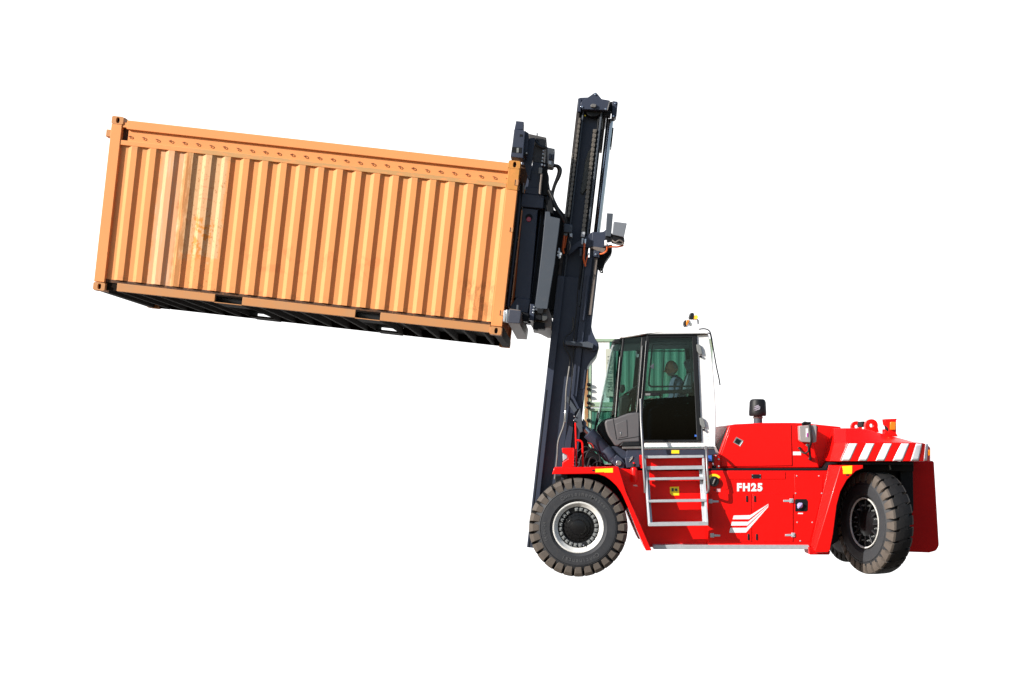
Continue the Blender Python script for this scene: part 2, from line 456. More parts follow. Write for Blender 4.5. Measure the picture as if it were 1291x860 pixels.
for bx, by in ((1004.5, 600), (1032.5, 600), (1003, 622), (1036, 622), (1005, 658.5), (1024, 658.5), (1009, 682)):
    disc('bolt', bx, by, -1.268, -1.259, .9, GALV, body, 10, .001)
plate('nameplate', rect(947.3, 598, 959.6, 603.2), -1.264, -1.259, DPLAST, body, .002)
for bx, by in ((948.6, 598.8), (958.4, 598.8), (948.6, 602.6), (958.4, 602.6)):
    disc('bolt', bx, by, -1.267, -1.264, .5, GALV, body, 8, 0)
for hx, hy in ((941.6, 629), (951.7, 629), (943.6, 677.2), (954.1, 677.2)):
    plate('door_handle', [(hx - 1.2, hy - 4), (hx + 1.1, hy - 4), (hx + 1.3, hy + 4), (hx - 1.0, hy + 4)], -1.272, -1.26, DPLAST, body, .006)
for hx, hy, s in ((893.5, 632, 1), (895.5, 675, 1), (1000.2, 631.3, -1), (1002.5, 674.5, -1)):
    h = MB()
    h.plate([(hx, hy - 2.6), (hx + 4.6 * s, hy - 2.8), (hx + 4.8 * s, hy + 2.8), (hx, hy + 2.6)], -1.274, -1.255)
    h.plate([(hx + 4.8 * s, hy - 1.2), (hx + 12.6 * s, hy - .9), (hx + 12.6 * s, hy + 1.5), (hx + 4.8 * s, hy + 1.6)], -1.270, -1.256)
    h.plate(rect(min(hx + 1.2 * s, hx + 3.2 * s), hy - 1.5, max(hx + 1.2 * s, hx + 3.2 * s), hy + 1.5), -1.280, -1.274)
    h.build('hinge', GALV, body, .003)
# filler recess and cap
plate('filler_recess', [(1002.5, 629.2), (1016.5, 629.2), (1018.5, 631.5), (1018.5, 643), (1016.5, 645), (1002.5, 645)], -1.264, -1.2592, BLACK, body, .002)
cp = MB().lathe([(0, -.03), (.030, -.03), (.040, -.02), (.043, 0), (.043, .02)], W(1008.5, 637.3, -1.262), YP, 20)
cp.plate([(1005.2, 640.2), (1010.7, 633.8), (1012.2, 635.2), (1006.8, 641.6)], -1.310, -1.29)
cp.build('filler_cap', PURPLE, body, .003)
plate('filler_label', rect(1006, 646.6, 1012.3, 648.1), -1.261, -1.259, DECAL, body, 0)
# black cap with a yellow arc label
disc('isolator_knob', 900.2, 607.2, -1.30, -1.25, 6.4, DPLAST, body, 32, .008)
plate('knob_grip', [(898, 610.2), (901.2, 603.2), (902.6, 604), (899.4, 611)], -1.318, -1.30, STEEL, body, .003)
arc = []
for k in range(13):
    a = R(205 - k * 14.2); arc.append((900.2 + 9.9 * math.cos(a), 607.4 - 9.9 * math.sin(a)))
arci = [(900.2 + (p[0] - 900.2) * .70, 607.4 + (p[1] - 607.4) * .70) for p in arc]
plate('arc_label', [p for p in arc if True] + list(reversed(arci)), -1.254, -1.25, YELLOW, body, 0)
ringc = [(914 + 6.2 * math.cos(2 * math.pi * k / 28), 611.5 + 6.2 * math.sin(2 * math.pi * k / 28)) for k in range(28)]
plate('blank_plug', ringc, -1.255, -1.25, RED, body, .002)
plate('small_label', rect(903.3, 615.8, 908.3, 620.2), -1.253, -1.25, mat('pink_label', (.75, .35, .38), .5, var=.3, scale=120), body, 0)
disc('bolt', 900.6, 617.8, -1.256, -1.25, 1.0, DPLAST, body, 10, .001)
# the model lettering and the winged stripes
tx = MB(); add_text(tx, 'FH25', .163, W(945.3, 614.2, -1.2545), XP, ZP, bold=.0088, extrude=.002, space=1.22)
vs_ = list(tx.bm.verts)
x0_, x1_ = min(v.co.x for v in vs_), max(v.co.x for v in vs_); z0_, z1_ = min(v.co.z for v in vs_), max(v.co.z for v in vs_)
pa, pb = W(929.2, 619.6, -1.2545), W(961.3, 609.0, -1.2545)
for v in vs_:
    v.co.x = pa.x + (v.co.x - x0_) / (x1_ - x0_) * (pb.x - pa.x); v.co.z = pa.z + (v.co.z - z0_) / (z1_ - z0_) * (pb.z - pa.z)
tx.build('lettering', DECAL, body)
em = MB()
for pts in ([(925, 650), (945.9, 649.5), (968.7, 635.4), (968.9, 635.8), (944.5, 654.6), (923.7, 654.8)],
            [(922.8, 657.8), (943.4, 657.8), (968.9, 636.7), (968.9, 637.2), (942.3, 662.6), (921.6, 662.8)],
            [(920.8, 665.5), (941, 665.5), (968.7, 638.0), (968.5, 639.2), (940.5, 671.5), (919.5, 671.7)]):
    em.plate(pts, -1.2645, -1.262)
em.build('emblem', DECAL, body)
# running board
rb = MB().plate([(823.5, 687.2), (1019.5, 687.2), (1021.5, 692.6), (824, 692.6)], -1.30, -1.05)
rb.build('running_board', GALV, TR, .004)
plate('sill_bracket', [(1019.5, 690), (1047, 694.5), (1046, 699.5), (1021, 699.5)], -1.36, -.95, REDDARK, TR, .01)

# ---------------------------------------------------------------- front fenders
fpts = [(698.5, 589.6), (779.8, 588.6), (789.5, 620), (821.8, 694.2), (814.4, 694.4), (803, 668), (791.6, 639), (783.5, 621), (777.5, 612.6), (770.5, 606), (763, 600.8), (754, 597.8), (745, 597.6), (696, 598)]
fen = plate('front_fender', fpts, -1.5, -.70, RED, TR, .010, both=True)
plate('warning_label', [(750.4, 591.3), (772.6, 590.1), (772.8, 595.8), (762, 595.9), (761.6, 595.2), (750.6, 595.6)], -1.504, -1.5, YELLOW, fen, 0)
plate('warning_label', rect(746.6, 592.2, 749.9, 594.2), -1.503, -1.5, DPLAST, fen, 0)
hl = plate('headlamp', [(708.3, 565), (724, 564.6), (722.8, 570), (721.8, 590), (709, 590), (709.2, 583), (716, 578.5), (715.5, 573.8), (709, 570.5)], -1.35, -1.12, RED, TR, .008)
lb = MB().plate([(709.3, 571.5), (715.2, 574.5), (715.6, 578), (709.6, 582)], -1.345, -1.14)
lb.build('lens', LENS, hl, .012)
plate('lamp_guard', [(722.4, 566), (724.2, 566), (723.2, 588.5), (721.6, 588.5)], -1.36, -1.30, RED, hl, .003)
for gy in (579, 583, 587):
    disc('bolt', 723.6, gy, -1.33, -1.31, .8, GALV, hl, 8, 0)
gd = MB()
gd.tube([W(725.4, 533, -1.1), W(726.2, 560, -1.1), W(726.6, 590, -1.1)], .013, 10, 3)
gd.tube([W(726.4, 555.4, -1.1), W(731, 555.6, -1.1), W(734.2, 559, -1.1), W(734.6, 572, -1.1), W(734.8, 590, -1.1)], .015, 10, 5)
gd.build('guard_rail', RED, TR)
for bx, by in ((728.5, 588.3), (737.5, 588.2), (743.5, 588), (729, 583), (724.6, 576.5)):
    disc('bolt', bx, by, -1.2, -1.16, 1.0, GALV, TR, 8, 0)
# hydraulic tangle behind the fender
for pts, r in (([(737, 590, -.9), (740, 572, -.95), (748, 566, -.9), (756, 575, -.9), (757, 590, -.9)], .014),
               ([(730, 588, -.85), (733, 575, -.8), (741, 569, -.85), (752, 573, -.82), (764, 577, -.8)], .012),
               ([(741, 588, -.8), (744, 578, -.8), (750, 577, -.8), (753, 583, -.8), (752, 592, -.8)], .013),
               ([(728, 570, -.8), (733, 566, -.8), (739, 563, -.8), (745, 567, -.8), (752, 569, -.8), (760, 573, -.8)], .010),
               ([(746, 590, -.84), (749, 584, -.86), (756, 582, -.86), (762, 586, -.84)], .012)):
    pxtube('hydraulic_hose', pts, r, RUBH, TR)
plate('valve_block', [(729, 578), (744, 576), (745, 590), (729, 590)], -.74, -.55, BLACK, TR, .01)
pxtube('hydraulic_hose', [(741.5, 558.5, -.9), (746, 560, -.9), (749, 566, -.9)], .007, mat('red_hose', (.5, .02, .01), .5), TR)

# ---------------------------------------------------------------- wheels
NL = 28
def make_wheel(name, c, n, parent, style, letters=False, rs=1.0, shaded=False):
    """c: centre of the tyre, n: outward axle direction (horizontal)"""
    t = n.cross(ZP).normalized()
    root = MB().lathe([(0, -.02), (.16, -.02), (.16, .02), (0, .02)], c, n, 24).build(name, BLACK, parent)
    hw = .19
    prof = [(.368, -.150), (.385, -.178), (.43, -.197), (.50, -.204), (.56, -.196), (.60, -.178), (.635, -.15), (.655, -.06), (.66, 0),
            (.655, .06), (.635, .15), (.60, .178), (.56, .196), (.557, .1985), (.551, .188), (.545, .1985), (.50, .204), (.43, .197), (.418, .199), (.41, .194), (.385, .178), (.368, .150), (.36, .10), (.36, -.10), (.368, -.150)]
    prof = [(r_ * rs, h_) for r_, h_ in prof]
    MB().lathe(prof, c, n, 96).build('tyre', RUBBER, root, smooth=40)
    tb = MB()
    pitch = 2 * math.pi / NL
    def P(r, a, h): return c + n * h + (ZP * math.cos(a) + t * math.sin(a)) * r
    for side in (1, -1):
        for k in range(NL):
            a0 = (k + (.5 if side < 0 else 0)) * pitch
            jit = random.uniform(-.012, .012)
            wI, wO, wM = pitch * .31, pitch * .385, pitch * .33
            sk = .05 * side
            secs = []
            # cross sections from the sidewall over the shoulder to the middle of the tread
            for (ri, ro, h, w_, dx) in ((.575, .600, .193, wI, 0), (.60, .664, .190, wI * 1.05, 0), (.60, .708, .166, wO, 0), (.60, .720, .135, wO, sk * .2), (.60, .724, -.005, wM, sk)):
                secs.append([P(ri, a0 + dx - w_, h * side), P(ro, a0 + dx - w_ * 1.0, h * side), P(ro + .0005, a0 + dx, h * side), P(ro, a0 + dx + w_, h * side), P(ri, a0 + dx + w_, h * side)])
            V = [[tb.bm.verts.new(c + n * (p - c).dot(n) + ((p - c) - n * (p - c).dot(n)) * rs) for p in q] for q in secs]
            for A, B in zip(V, V[1:]):
                for i in range(4): tb.bm.faces.new((A[i], A[i + 1], B[i + 1], B[i]))
                tb.bm.faces.new((A[4], A[0], B[0], B[4]))
            tb.bm.faces.new(V[0]); tb.bm.faces.new(list(reversed(V[-1])))
    tb.lathe([(.64 * rs, -.075), (.7185 * rs, -.07), (.7215 * rs, 0), (.7185 * rs, .07), (.64 * rs, .075)], c, n, 112)
    tr_ = tb.build('tread', TREAD, root, smooth=25)
    tr_.data.materials.append(TREADB)
    lc = c - ORG[root.name]
    for p in tr_.data.polygons:                       # wear cleans the running surface, shoulders stay dusty; far tyre all dark for shade
        d = p.center - lc
        ax = abs(d.dot(n))
        rad = (d - n * d.dot(n)).length
        if shaded or ax < .12 or rad < .655 * rs and ax < .17: p.material_index = 1
    if style == 'front':
        MB().lathe([(.372, .14), (.376, .168), (.366, .176), (.352, .172), (.318, .132), (.302, .118), (.298, .075), (.16, .06)], c, n, 72).build('rim', RIMW, root)
        MB().lathe([(.300, .085), (.292, .10), (.225, .095), (.215, .06)], c, n, 64).build('clamp_ring', DPLAST, root)
        for k in range(24):
            if k in (1, 13): continue
            a = k * 2 * math.pi / 24 + .1
            rad = ZP * math.cos(a) + t * math.sin(a); tan = rad.cross(n)
            b = MB(); b.obox(c + rad * .262 + n * .108, tan, n, rad, .050, .03, .048)
            b.lathe([(.012, 0), (.012, .02), (0, .02)], c + rad * .262 + n * .122, n, 6)
            b.build('wheel_clamp', CLAMP, root, .004)
        MB().lathe([(.228, .06), (.222, .085), (.205, .10), (.17, .105), (.165, .12), (.12, .125), (.10, .15), (.06, .156), (0, .158)], c, n, 48).build('hub', HUBB, root)
        nb = MB()
        for k in range(20):
            a = k * 2 * math.pi / 20; rad = ZP * math.cos(a) + t * math.sin(a)
            nb.lathe([(.010, 0), (.010, .014), (0, .014)], c + rad * .188 + n * .10, n, 6)
        for k in range(8):
            a = k * 2 * math.pi / 8; rad = ZP * math.cos(a) + t * math.sin(a)
            nb.lathe([(.009, 0), (.009, .012), (0, .012)], c + rad * .145 + n * .12, n, 6)
        nb.build('hub_bolts', HUBB, root)
        v = MB().tube([c + n * .12 + ZP * -.235 + t * -.06, c + n * .15 + ZP * -.25 + t * -.07, c + n * .16 + ZP * -.27 + t * -.075], .008, 8, 2)
        v.build('valve_stem', CHROME, root)
    else:
        MB().lathe([(.372, .14), (.380, .172), (.374, .182), (.362, .178), (.354, .165), (.354, .12)], c, n, 72).build('rim', RIMW, root)
        MB().lathe([(.3535, .164), (.349, .108), (.30, .10), (.235, .10), (.20, .145), (.14, .165), (.10, .172), (0, .175)], c, n, 48).build('hub', HUBB, root)
        for k in range(12):
            a = k * 2 * math.pi / 12; rad = ZP * math.cos(a) + t * math.sin(a); tan = rad.cross(n)
            b = MB(); b.obox(c + rad * .270 + n * .130, tan, n, rad, .026, .06, .15)
            b.build('hub_rib', HUBR, root, .005)
            a += math.pi / 12; rad = ZP * math.cos(a) + t * math.sin(a)
            b = MB().lathe([(.017, 0), (.017, .05), (.010, .05), (.010, .075), (0, .075)], c + rad * .268 + n * .09, n, 6)
            b.build('wheel_nut', CLAMP, root)
    if letters:
        tx = MB()
        def around(txt, mid, rr, size, flip):
            step = .047 / rr * (size / .075)
            for i, ch in enumerate(txt):
                a = mid - (i - (len(txt) - 1) / 2) * step
                rad = ZP * math.cos(a) + t * math.sin(a)
                tan = n.cross(rad) * -1
                ex, ey = tan, rad
                if ex.cross(ey).dot(n) < 0: ex = -ex
                add_text(tx, ch, size, c + rad * rr + n * .2035, ex, ey, bold=.001, extrude=.003)
        sgn = 1
        around('ContainerMaster', R(-14), .482, .082, False)
        around('Continental', R(184), .482, .082, False)
        around('14.00-24', R(97), .50, .058, False)
        tx.build('tyre_lettering', LETTER, root)
    return root

fc = W(729.2, 665, -1.52)
FX, FZ = fc.x, .722
for Y, nn, let in ((-1.52 + .2, -1, True), (-.92, -1, False), (1.32, 1, False), (.92, 1, False)):
    make_wheel('wheel', Vector((FX, Y, FZ)), Vector((0, nn, 0)), TR, 'front', let)
YAW = R(70)
nr = Vector((-math.sin(YAW), -math.cos(YAW), 0))
make_wheel('wheel', Vector((4.465, -1.0, .760)), nr, TR, 'rear', False, 1.055)
make_wheel('wheel', Vector((4.56, .88, .760)), Vector((math.sin(R(74)), math.cos(R(74)), 0)), TR, 'rear', False, 1.055, True)  # far tyre takes the dark tread throughout, shade put into its colour
MB().tube([Vector((FX, -1.2, FZ)), Vector((FX, 1.2, FZ))], .2, 24, 0).build('drive_axle', BLACK, TR)
MB().box(4.25, 4.68, -.85, .85, .58, .92).build('steer_axle', BLACK, TR, .03)

# ---------------------------------------------------------------- rear fender leg, wheel well, skirt
legF = [(1060, 587.2), (1088, 586.4), (1088, 590.5), (1079, 594), (1067.7, 605), (1059.4, 620), (1054.9, 637), (1050.2, 674), (1046.2, 694), (1044, 696.5), (1030, 696.8), (1027.5, 695)]
legB = [(1045.2, 586.4), (1088, 586.4), (1088, 590.5), (1079, 594), (1067.7, 605), (1059.4, 620), (1054.9, 637), (1050.2, 674), (1046.2, 694), (1044, 696.5), (1024, 696.8), (1021.8, 692)]
lg = MB().loft_px(legF, -1.42, legB, -1.255); leg = lg.build('rear_fender', RED, TR, .008)
lg2 = MB(); a_ = [W(x, y, -1.255) for x, y in legB]; lg2.poly_loft(a_, [Vector((p.x, -.95, p.z)) for p in a_]); lg2.build('fender_shell', RED, leg, .004)
a_ = [W(x, y, -1.42) for x, y in legB]
MB().poly_loft([Vector((p.x, 1.42, p.z)) for p in a_], [Vector((p.x, .95, p.z)) for p in a_]).build('rear_fender', RED, TR, .008)
plate('warning_label', [(1061.4, 587.8), (1074.3, 587), (1074.4, 592.6), (1073.9, 597.4), (1063.0, 597.6), (1062.8, 593)], -1.425, -1.42, YELLOW, leg, 0)
plate('warning_label', rect(1066.6, 598.2, 1070.4, 599.9), -1.424, -1.42, DPLAST, leg, 0)
plate('wheel_well', [(1045, 583), (1150, 583), (1150, 655), (1120, 640), (1045, 690)], -.40, .40, BLACK, TR, .01)
plate('wheel_well_roof', [(1062, 582.6), (1152, 582.6), (1152, 586), (1062, 586)], -1.30, 1.30, BLACK, TR, .006)
plate('wheel_well_roof', [(1064, 584), (1152, 584), (1152, 594), (1064, 594)], -.82, .82, BLACK, TR, .006)  # extra block added to stop sunlight leaking onto the skirt
plate('steer_bracket', [(1134, 585), (1151, 585), (1152, 644), (1146, 648), (1136, 640)], -.52, -.40, BLACK, TR, .012)
disc('bolt', 1145, 630, -.56, -.52, 2.0, GALV, TR, 10, .002)
pxtube('bracket_rod', [(1121, 585, -1.0), (1122.5, 592, -1.0)], .012, STEEL, TR)
plate('rear_skirt', [(1149, 582), (1178, 581), (1184.5, 688), (1181, 694.5), (1172, 697), (1144, 696)], -.36, .36, REDDARK, TR, .03)  # the skirt's shade is carried by its darker red

# ---------------------------------------------------------------- counterweight
cw = MB()
YS = -1.40
zA, zB, zC = W(0, 581.6, YS).z, W(0, 558.2, YS).z, W(0, 539.5, YS).z
XF0, XF1, XC, XR = W(1046.5, 0, -1.28).x, W(1061, 0, YS).x, W(1132, 0, YS).x, W(1174.6, 0, -1.2).x
ARC_R = .28
def outline():
    pts = [(XF0, 0.0), (XF0, -1.22), (XF1, YS)]
    for k in range(6): pts.append((XF1 + (XC - XF1) * (k + 1) / 6, YS))
    for k in range(1, 13):
        f = k / 12 * math.pi / 2
        pts.append((XC + (XR - XC) * math.sin(f), YS + ARC_R * (1 - math.cos(f))))
    pts.append((XR, 0.0))
    return pts
half = outline()
full = half + [(x, -y) for x, y in reversed(half[1:-1])]
n_ = len(full)
kx = (W(1059.5, 0, YS).x - XF0) / (zC - zA)
def sh(x, z):
    f = max(0, 1 - (x - XF0) / (XC - XF0)) ** 2
    return x + kx * (z - zA) * (1 if x <= XF1 + .01 else f * .5)
def topz(x):
    xa, xb = W(1091, 0, YS).x, W(1161, 0, YS).x
    f = min(1.15, max(0, (x - xa) / (xb - xa)))
    return zC + (W(0, 557.5, YS).z - zC) * f
rings = []
rings.append([Vector((x, y, zA)) for x, y in full])
rings.append([Vector((sh(x, zB), y, min(zB, topz(x)) - (.045 if x > XR - .06 else 0))) for x, y in full])
insx = []
for x, y in full:
    yy = max(-1, min(1, y / 1.4)) * 1.12
    xx = min(x, XR - .12)
    insx.append(Vector((sh(xx, zC), yy, max(topz(xx), zB - .03) + .0)))
rings.append(insx)
V = [[cw.bm.verts.new(p) for p in r_] for r_ in rings]
for A, B in zip(V, V[1:]):
    for i in range(n_):
        j = (i + 1) % n_
        cw.bm.faces.new((A[i], A[j], B[j], B[i]))
cw.bm.faces.new(V[0]); cw.bm.faces.new(V[-1])
bmesh.ops.triangulate(cw.bm, faces=[f for f in cw.bm.faces if len(f.verts) > 4])
CW = cw.build('counterweight', RED, TR, .008, smooth=24)
def wall(px, py):
    if px <= 1132: return W(px, py, YS) + Vector((0, -.003, 0))
    f = math.asin(min(1, (px - 1132) / (1174.2 - 1132)))
    x = XC + (XR - XC) * math.sin(f); y = YS + ARC_R * (1 - math.cos(f))
    return Vector((x, y, CAMZ - (py - VY) * (YS - CAMY) / F)) + Vector((math.sin(f), -math.cos(f), 0)) * .003
def stripe(b0, b1, t0, t1, ptop=559.2, pbot=581.0):
    m = MB(); N = 6
    rows = []
    for r_ in range(7):
        v = r_ / 6
        rows.append([m.bm.verts.new(wall((b0 + (t0 - b0) * v) + ((b1 + (t1 - b1) * v) - (b0 + (t0 - b0) * v)) * k / N, pbot + (ptop - pbot) * v)) for k in range(N + 1)])
    for a, b in zip(rows, rows[1:]):
        for k in range(N): m.bm.faces.new((a[k], a[k + 1], b[k + 1], b[k]))
    o = m.build('white_stripe', DECAL, CW)
    s_ = o.modifiers.new('thickness', 'SOLIDIFY'); s_.thickness = .002; s_.offset = 0
for b0, b1, t0, t1 in ((1060.6, 1071.2, 1070.2, 1081), (1081.6, 1092.6, 1092, 1102.6), (1103.7, 1114.8, 1114, 1124.6), (1125.3, 1137, 1135.8, 1145), (1146.5, 1156, 1153, 1160.5), (1162.5, 1167, 1165, 1168.6)):
    stripe(b0, b1, t0, t1)
stripe(1060.6 - 1.8, 1060.6 - 1.0, 1068.3, 1068.9)
# lifting lugs with real eyes
def lug(cx, cy, r, base, wl, wr, Y0, Y1, hole):
    out, inn = [], []
    N = 24
    for k in range(N):
        a = 2 * math.pi * k / N
        ca, sa = math.cos(a), math.sin(a)
        if sa > .35:                     # lower part runs down to the casting
            f = (ca / .94 + 1) / 2
            out.append((cx - wl + (wl + wr) * f, base))
        else: out.append((cx + r * ca, cy + r * sa))
        inn.append((cx + hole * ca, cy + hole * sa))
    MB().ring(out, inn, Y0, Y1).build('lifting_lug', RED, CW, .004)
lug(1080, 538.0, 7.0, 543, 8, 8, .34, .42, 2.4)
lug(1099, 536.4, 8.0, 545, 9.5, 10, -.62, -.52, 2.5)
lug(1099, 536.4, 8.0, 545, 9.5, 10, .52, .62, 2.5)
plate('cable_bracket', rect(1086.5, 531.4, 1090.5, 538.5), -.1, .2, BLACK, CW, .01)
tl = plate('tail_lamp', [(1115.4, 528.4), (1131.2, 527.8), (1130, 530), (1130, 546.4), (1132.4, 550.5), (1115.6, 549), (1115.6, 541), (1120.4, 545), (1120.8, 541), (1116.4, 535)], -1.02, -.86, RED, TR, .006)
plate('amber_lens', [(1122.6, 532), (1129.4, 532), (1129.8, 533), (1129.4, 542.3), (1122.4, 542)], -1.06, -1.02, AMBER, tl, .008)
plate('lens', [(1116.2, 531), (1120, 530), (1121, 545.5), (1118, 544)], -1.0, -.90, DPLAST, tl, .008)
plate('lens', rect(1170.0, 567, 1173.0, 574.6), -1.27, -1.1, AMBER, tl, .005)

# ---------------------------------------------------------------- engine hood
hd = MB()
hf = [(919, 536.4), (927, 534.8), (961, 533.2), (997.4, 533.0), (1019, 533.6), (1033.5, 590.3), (905.6, 590.3), (905.6, 573)]
hood = MB().plate(hf, -1.05, 1.05).build('engine_hood', RED, TR, .022, 3)
plate('hood_side_panel', [(920.5, 540), (928, 537.2), (997.2, 535.4), (998.8, 587.2), (909.3, 588.2), (909, 573.5)], -1.062, -1.05, RED, hood, .006)
plate('hood_rear_section', [(1017, 533.8), (1060.5, 538.2), (1060, 590), (1024, 590)], -.80, .80, RED, hood, .02)
# slanted mesh grille facing the cab
g = MB().loft_px([(917.6, 536.6), (925.5, 536.0), (908.2, 572), (902.4, 563.6)], -1.0, [(917.6, 536.6), (925.5, 536.0), (908.2, 572), (902.4, 563.6)], 1.0)
gr = g.build('grille', mat('grille_mesh', (.035, .034, .034), .7, spec=.2, var=.5, scale=90, bump=.6, bscale=160), hood, .004)
plate('grille_frame', [(902.2, 562), (907.6, 573.5), (904, 573.5), (901, 566)], -1.02, 1.0, GREY_BOX, hood, .003)
plate('rating_sticker', [(928.3, 550.8), (937.4, 555.7), (933.2, 563.0), (924.2, 557.8)], -1.066, -1.062, CLAMP, hood, 0)
plate('rating_sticker', [(936.2, 556.4), (936.9, 556.7), (933.0, 562.6), (932.0, 561.9)], -1.068, -1.066, DECAL, hood, 0)
plate('rating_sticker', [(929, 552.6), (934.6, 555.7), (931.4, 560.6), (925.9, 557.6)], -1.068, -1.066, DPLAST, hood, 0)
plate('white_label', rect(999.9, 569.4, 1009.9, 573.9), -1.053, -1.05, DECAL, hood, 0)
pc = MB().lathe([(0, .262), (.085, .258), (.110, .245), (.124, .21), (.130, .09), (.132, .065), (.132, .02), (.122, .0), (0, 0)], W(955.2, 524.6, -.6), ZP, 40)
pre = pc.build('air_precleaner', DPLAST, TR, .004)
MB().lathe([(0, -.13), (.066, -.13), (.066, .01), (0, .01)], W(955.6, 524.6, -.6), ZP, 32).build('intake_neck', GREYST, pre)
MB().lathe([(.071, -.035), (.074, -.03), (.074, -.012), (.071, -.008)], W(955.6, 524.6, -.6), ZP, 32).build('clamp_band', STEEL, pre)
bl = MB()
for pts in ([(950.2, 513.2), (955.5, 510.6), (957.5, 511.2), (952.5, 513.8)], [(949.6, 515.8), (956.5, 512.0), (959.0, 513.0), (952.6, 515.9)], [(950.4, 517.3), (956.5, 515), (958.6, 513.6), (957.8, 516.2), (953.0, 517.8)]):
    bl.plate(pts, -.737, -.722)
bl.build('emblem', mat('grey_emblem', (.30, .30, .36), .5), pre)
# grey box on the hood flank with its cables
bx = plate('control_box', [(1007.6, 537), (1028.6, 535.4), (1030, 537.4), (1029.6, 557), (1027, 558.4), (1011, 557.4), (1008.4, 555)], -1.22, -1.08, GREY_BOX, TR, .012, seg=3)
plate('box_label', rect(1016, 540.2, 1018.9, 551.4), -1.224, -1.22, DECAL, bx, 0)
plate('box_label', rect(1017.1, 546, 1018.9, 551.0), -1.2255, -1.224, mat('magenta_label', (.45, .05, .35), .5), bx, 0)
disc('gland', 1018.3, 561, -1.18, -1.14, 2.0, STEEL, bx, 14)
plate('box_bracket', [(1012, 533), (1022.5, 532.2), (1022.5, 535.6), (1012.5, 536.6)], -1.2, -1.1, DPLAST, bx, .004)
plate('box_shield', [(1029.4, 536), (1031.6, 536.6), (1031.4, 550), (1029.6, 549)], -1.2, -1.05, RED, bx, .004)
pxtube('cable', [(1020.6, 535, -1.235), (1022, 545, -1.25), (1023, 556, -1.24), (1020.6, 565, -1.16), (1022, 579, -1.10)], .017, RUBH, bx)
pxtube('cable', [(1018.3, 559, -1.17), (1019.2, 568, -1.17), (1015, 571.5, -1.15), (1010.5, 569.5, -1.12), (1008, 565.3, -1.06)], .013, RUBH, bx)
disc('gland', 1021.6, 578.6, -1.09, -1.05, 2.0, RUBH, bx, 14)
disc('gland', 1008, 565.2, -1.07, -1.05, 1.8, RUBH, bx, 14)
pxtube('cable', [(1011, 535, -1.2), (1014, 532.5, -1.22), (1018, 533, -1.23), (1022, 533, -1.22)], .013, RUBH, bx)

# ---------------------------------------------------------------- ladder
def lad_y(py): return -1.27 - .30 * max(0, min(1, (py - 592) / 70))
def lad_plate(name, pts, back, m, parent, bevel=.004, inset=0.0):
    """a ladder piece whose front edge follows the flare of the ladder"""
    A = [W(x, y, lad_y(y) + inset) for x, y in pts]
    return MB().poly_loft(A, [Vector((p.x, back(p), p.z)) for p in A]).build(name, m, parent, bevel)
wall_back = lambda p: -1.20
lad = lad_plate('ladder', [(811.6, 574.4), (814.4, 574.4), (815.4, 592), (817.6, 626), (820.4, 663), (817.8, 663.6), (815.0, 626), (812.6, 592)], wall_back, GALV, TR)
lad_plate('stile', [(885.4, 574.4), (888, 574.4), (888.8, 592), (891.0, 626), (893.2, 662.4), (890.2, 662.6), (888.0, 626), (886.0, 592)], wall_back, GALV, lad)
lad_plate('stile_flange', [(881.4, 593), (886.0, 593), (888.0, 626), (890.2, 659), (885.8, 659), (883.6, 626)], lambda p: p.y + .012, GALV, lad, .003, .10)
lad_plate('stile_flange', [(815.6, 593), (818.2, 593), (820, 626), (822.6, 659), (820.2, 659), (817.6, 626)], lambda p: p.y + .012, GALV, lad, .003, .10)
for y0, y1, xa, xb in ((574.2, 577.6, 812.2, 887.4), (587.6, 592.2, 813.2, 888.2), (602, 605.2, 814.4, 889.2), (630, 633.2, 816.4, 890.8), (658.6, 663.2, 818, 893)):
    Y_ = lad_y((y0 + y1) / 2) - .012
    MB().plate([(xa, y0 + .5), (xb, y0 - .5), (xb, y1 - .5), (xa, y1 + .4)], Y_, Y_ + .17).build('step', GALV, lad, .004)
plate('warning_label', [(844.6, 614), (855.9, 613.6), (856.2, 624.6), (847.5, 624.8), (844.8, 622)], -1.104, -1.10, YELLOW, lad, 0)
plate('warning_label', rect(846.5, 615.6, 849.4, 619.6), -1.106, -1.104, INK, lad, 0)
plate('warning_label', rect(850.8, 616.0, 854.0, 619.2), -1.106, -1.104, INK, lad, 0)
MB().tube([W(807.8, 503, -1.16), W(808.3, 530, -1.2), W(810, 560, -1.28), W(811.6, 590, -1.33), W(813.2, 612, -1.36), W(813.4, 621, -1.34)], .020, 14, 5).build('handrail', HANDR, TR)
MB().tube([W(889.0, 566, -1.12), W(889.8, 563.4, -1.16), W(890.7, 568, -1.34), W(891.6, 590, -1.46), W(893.4, 613, -1.48), W(893.0, 619, -1.46), W(890.8, 621.5, -1.36)], .019, 14, 6).build('handrail', HANDR, TR)
plate('charger_plug', [(892.2, 573.4), (899.8, 572.8), (900.4, 582.6), (892.6, 583)], -1.2, -1.13, DPLAST, TR, .008)
plate('charger_label', [(892.8, 574.2), (897.2, 574.0), (897.4, 581.2), (892.9, 581.4)], -1.204, -1.2, SCREEN, TR, 0)
pxtube('charger_cord', [(898.6, 583, -1.16), (899.4, 586.4, -1.17), (900.2, 588.4, -1.15)], .012, CHROME, TR)
disc('key_switch', 900.4, 588.6, -1.15, -1.13, 2.6, DPLAST, TR, 18)

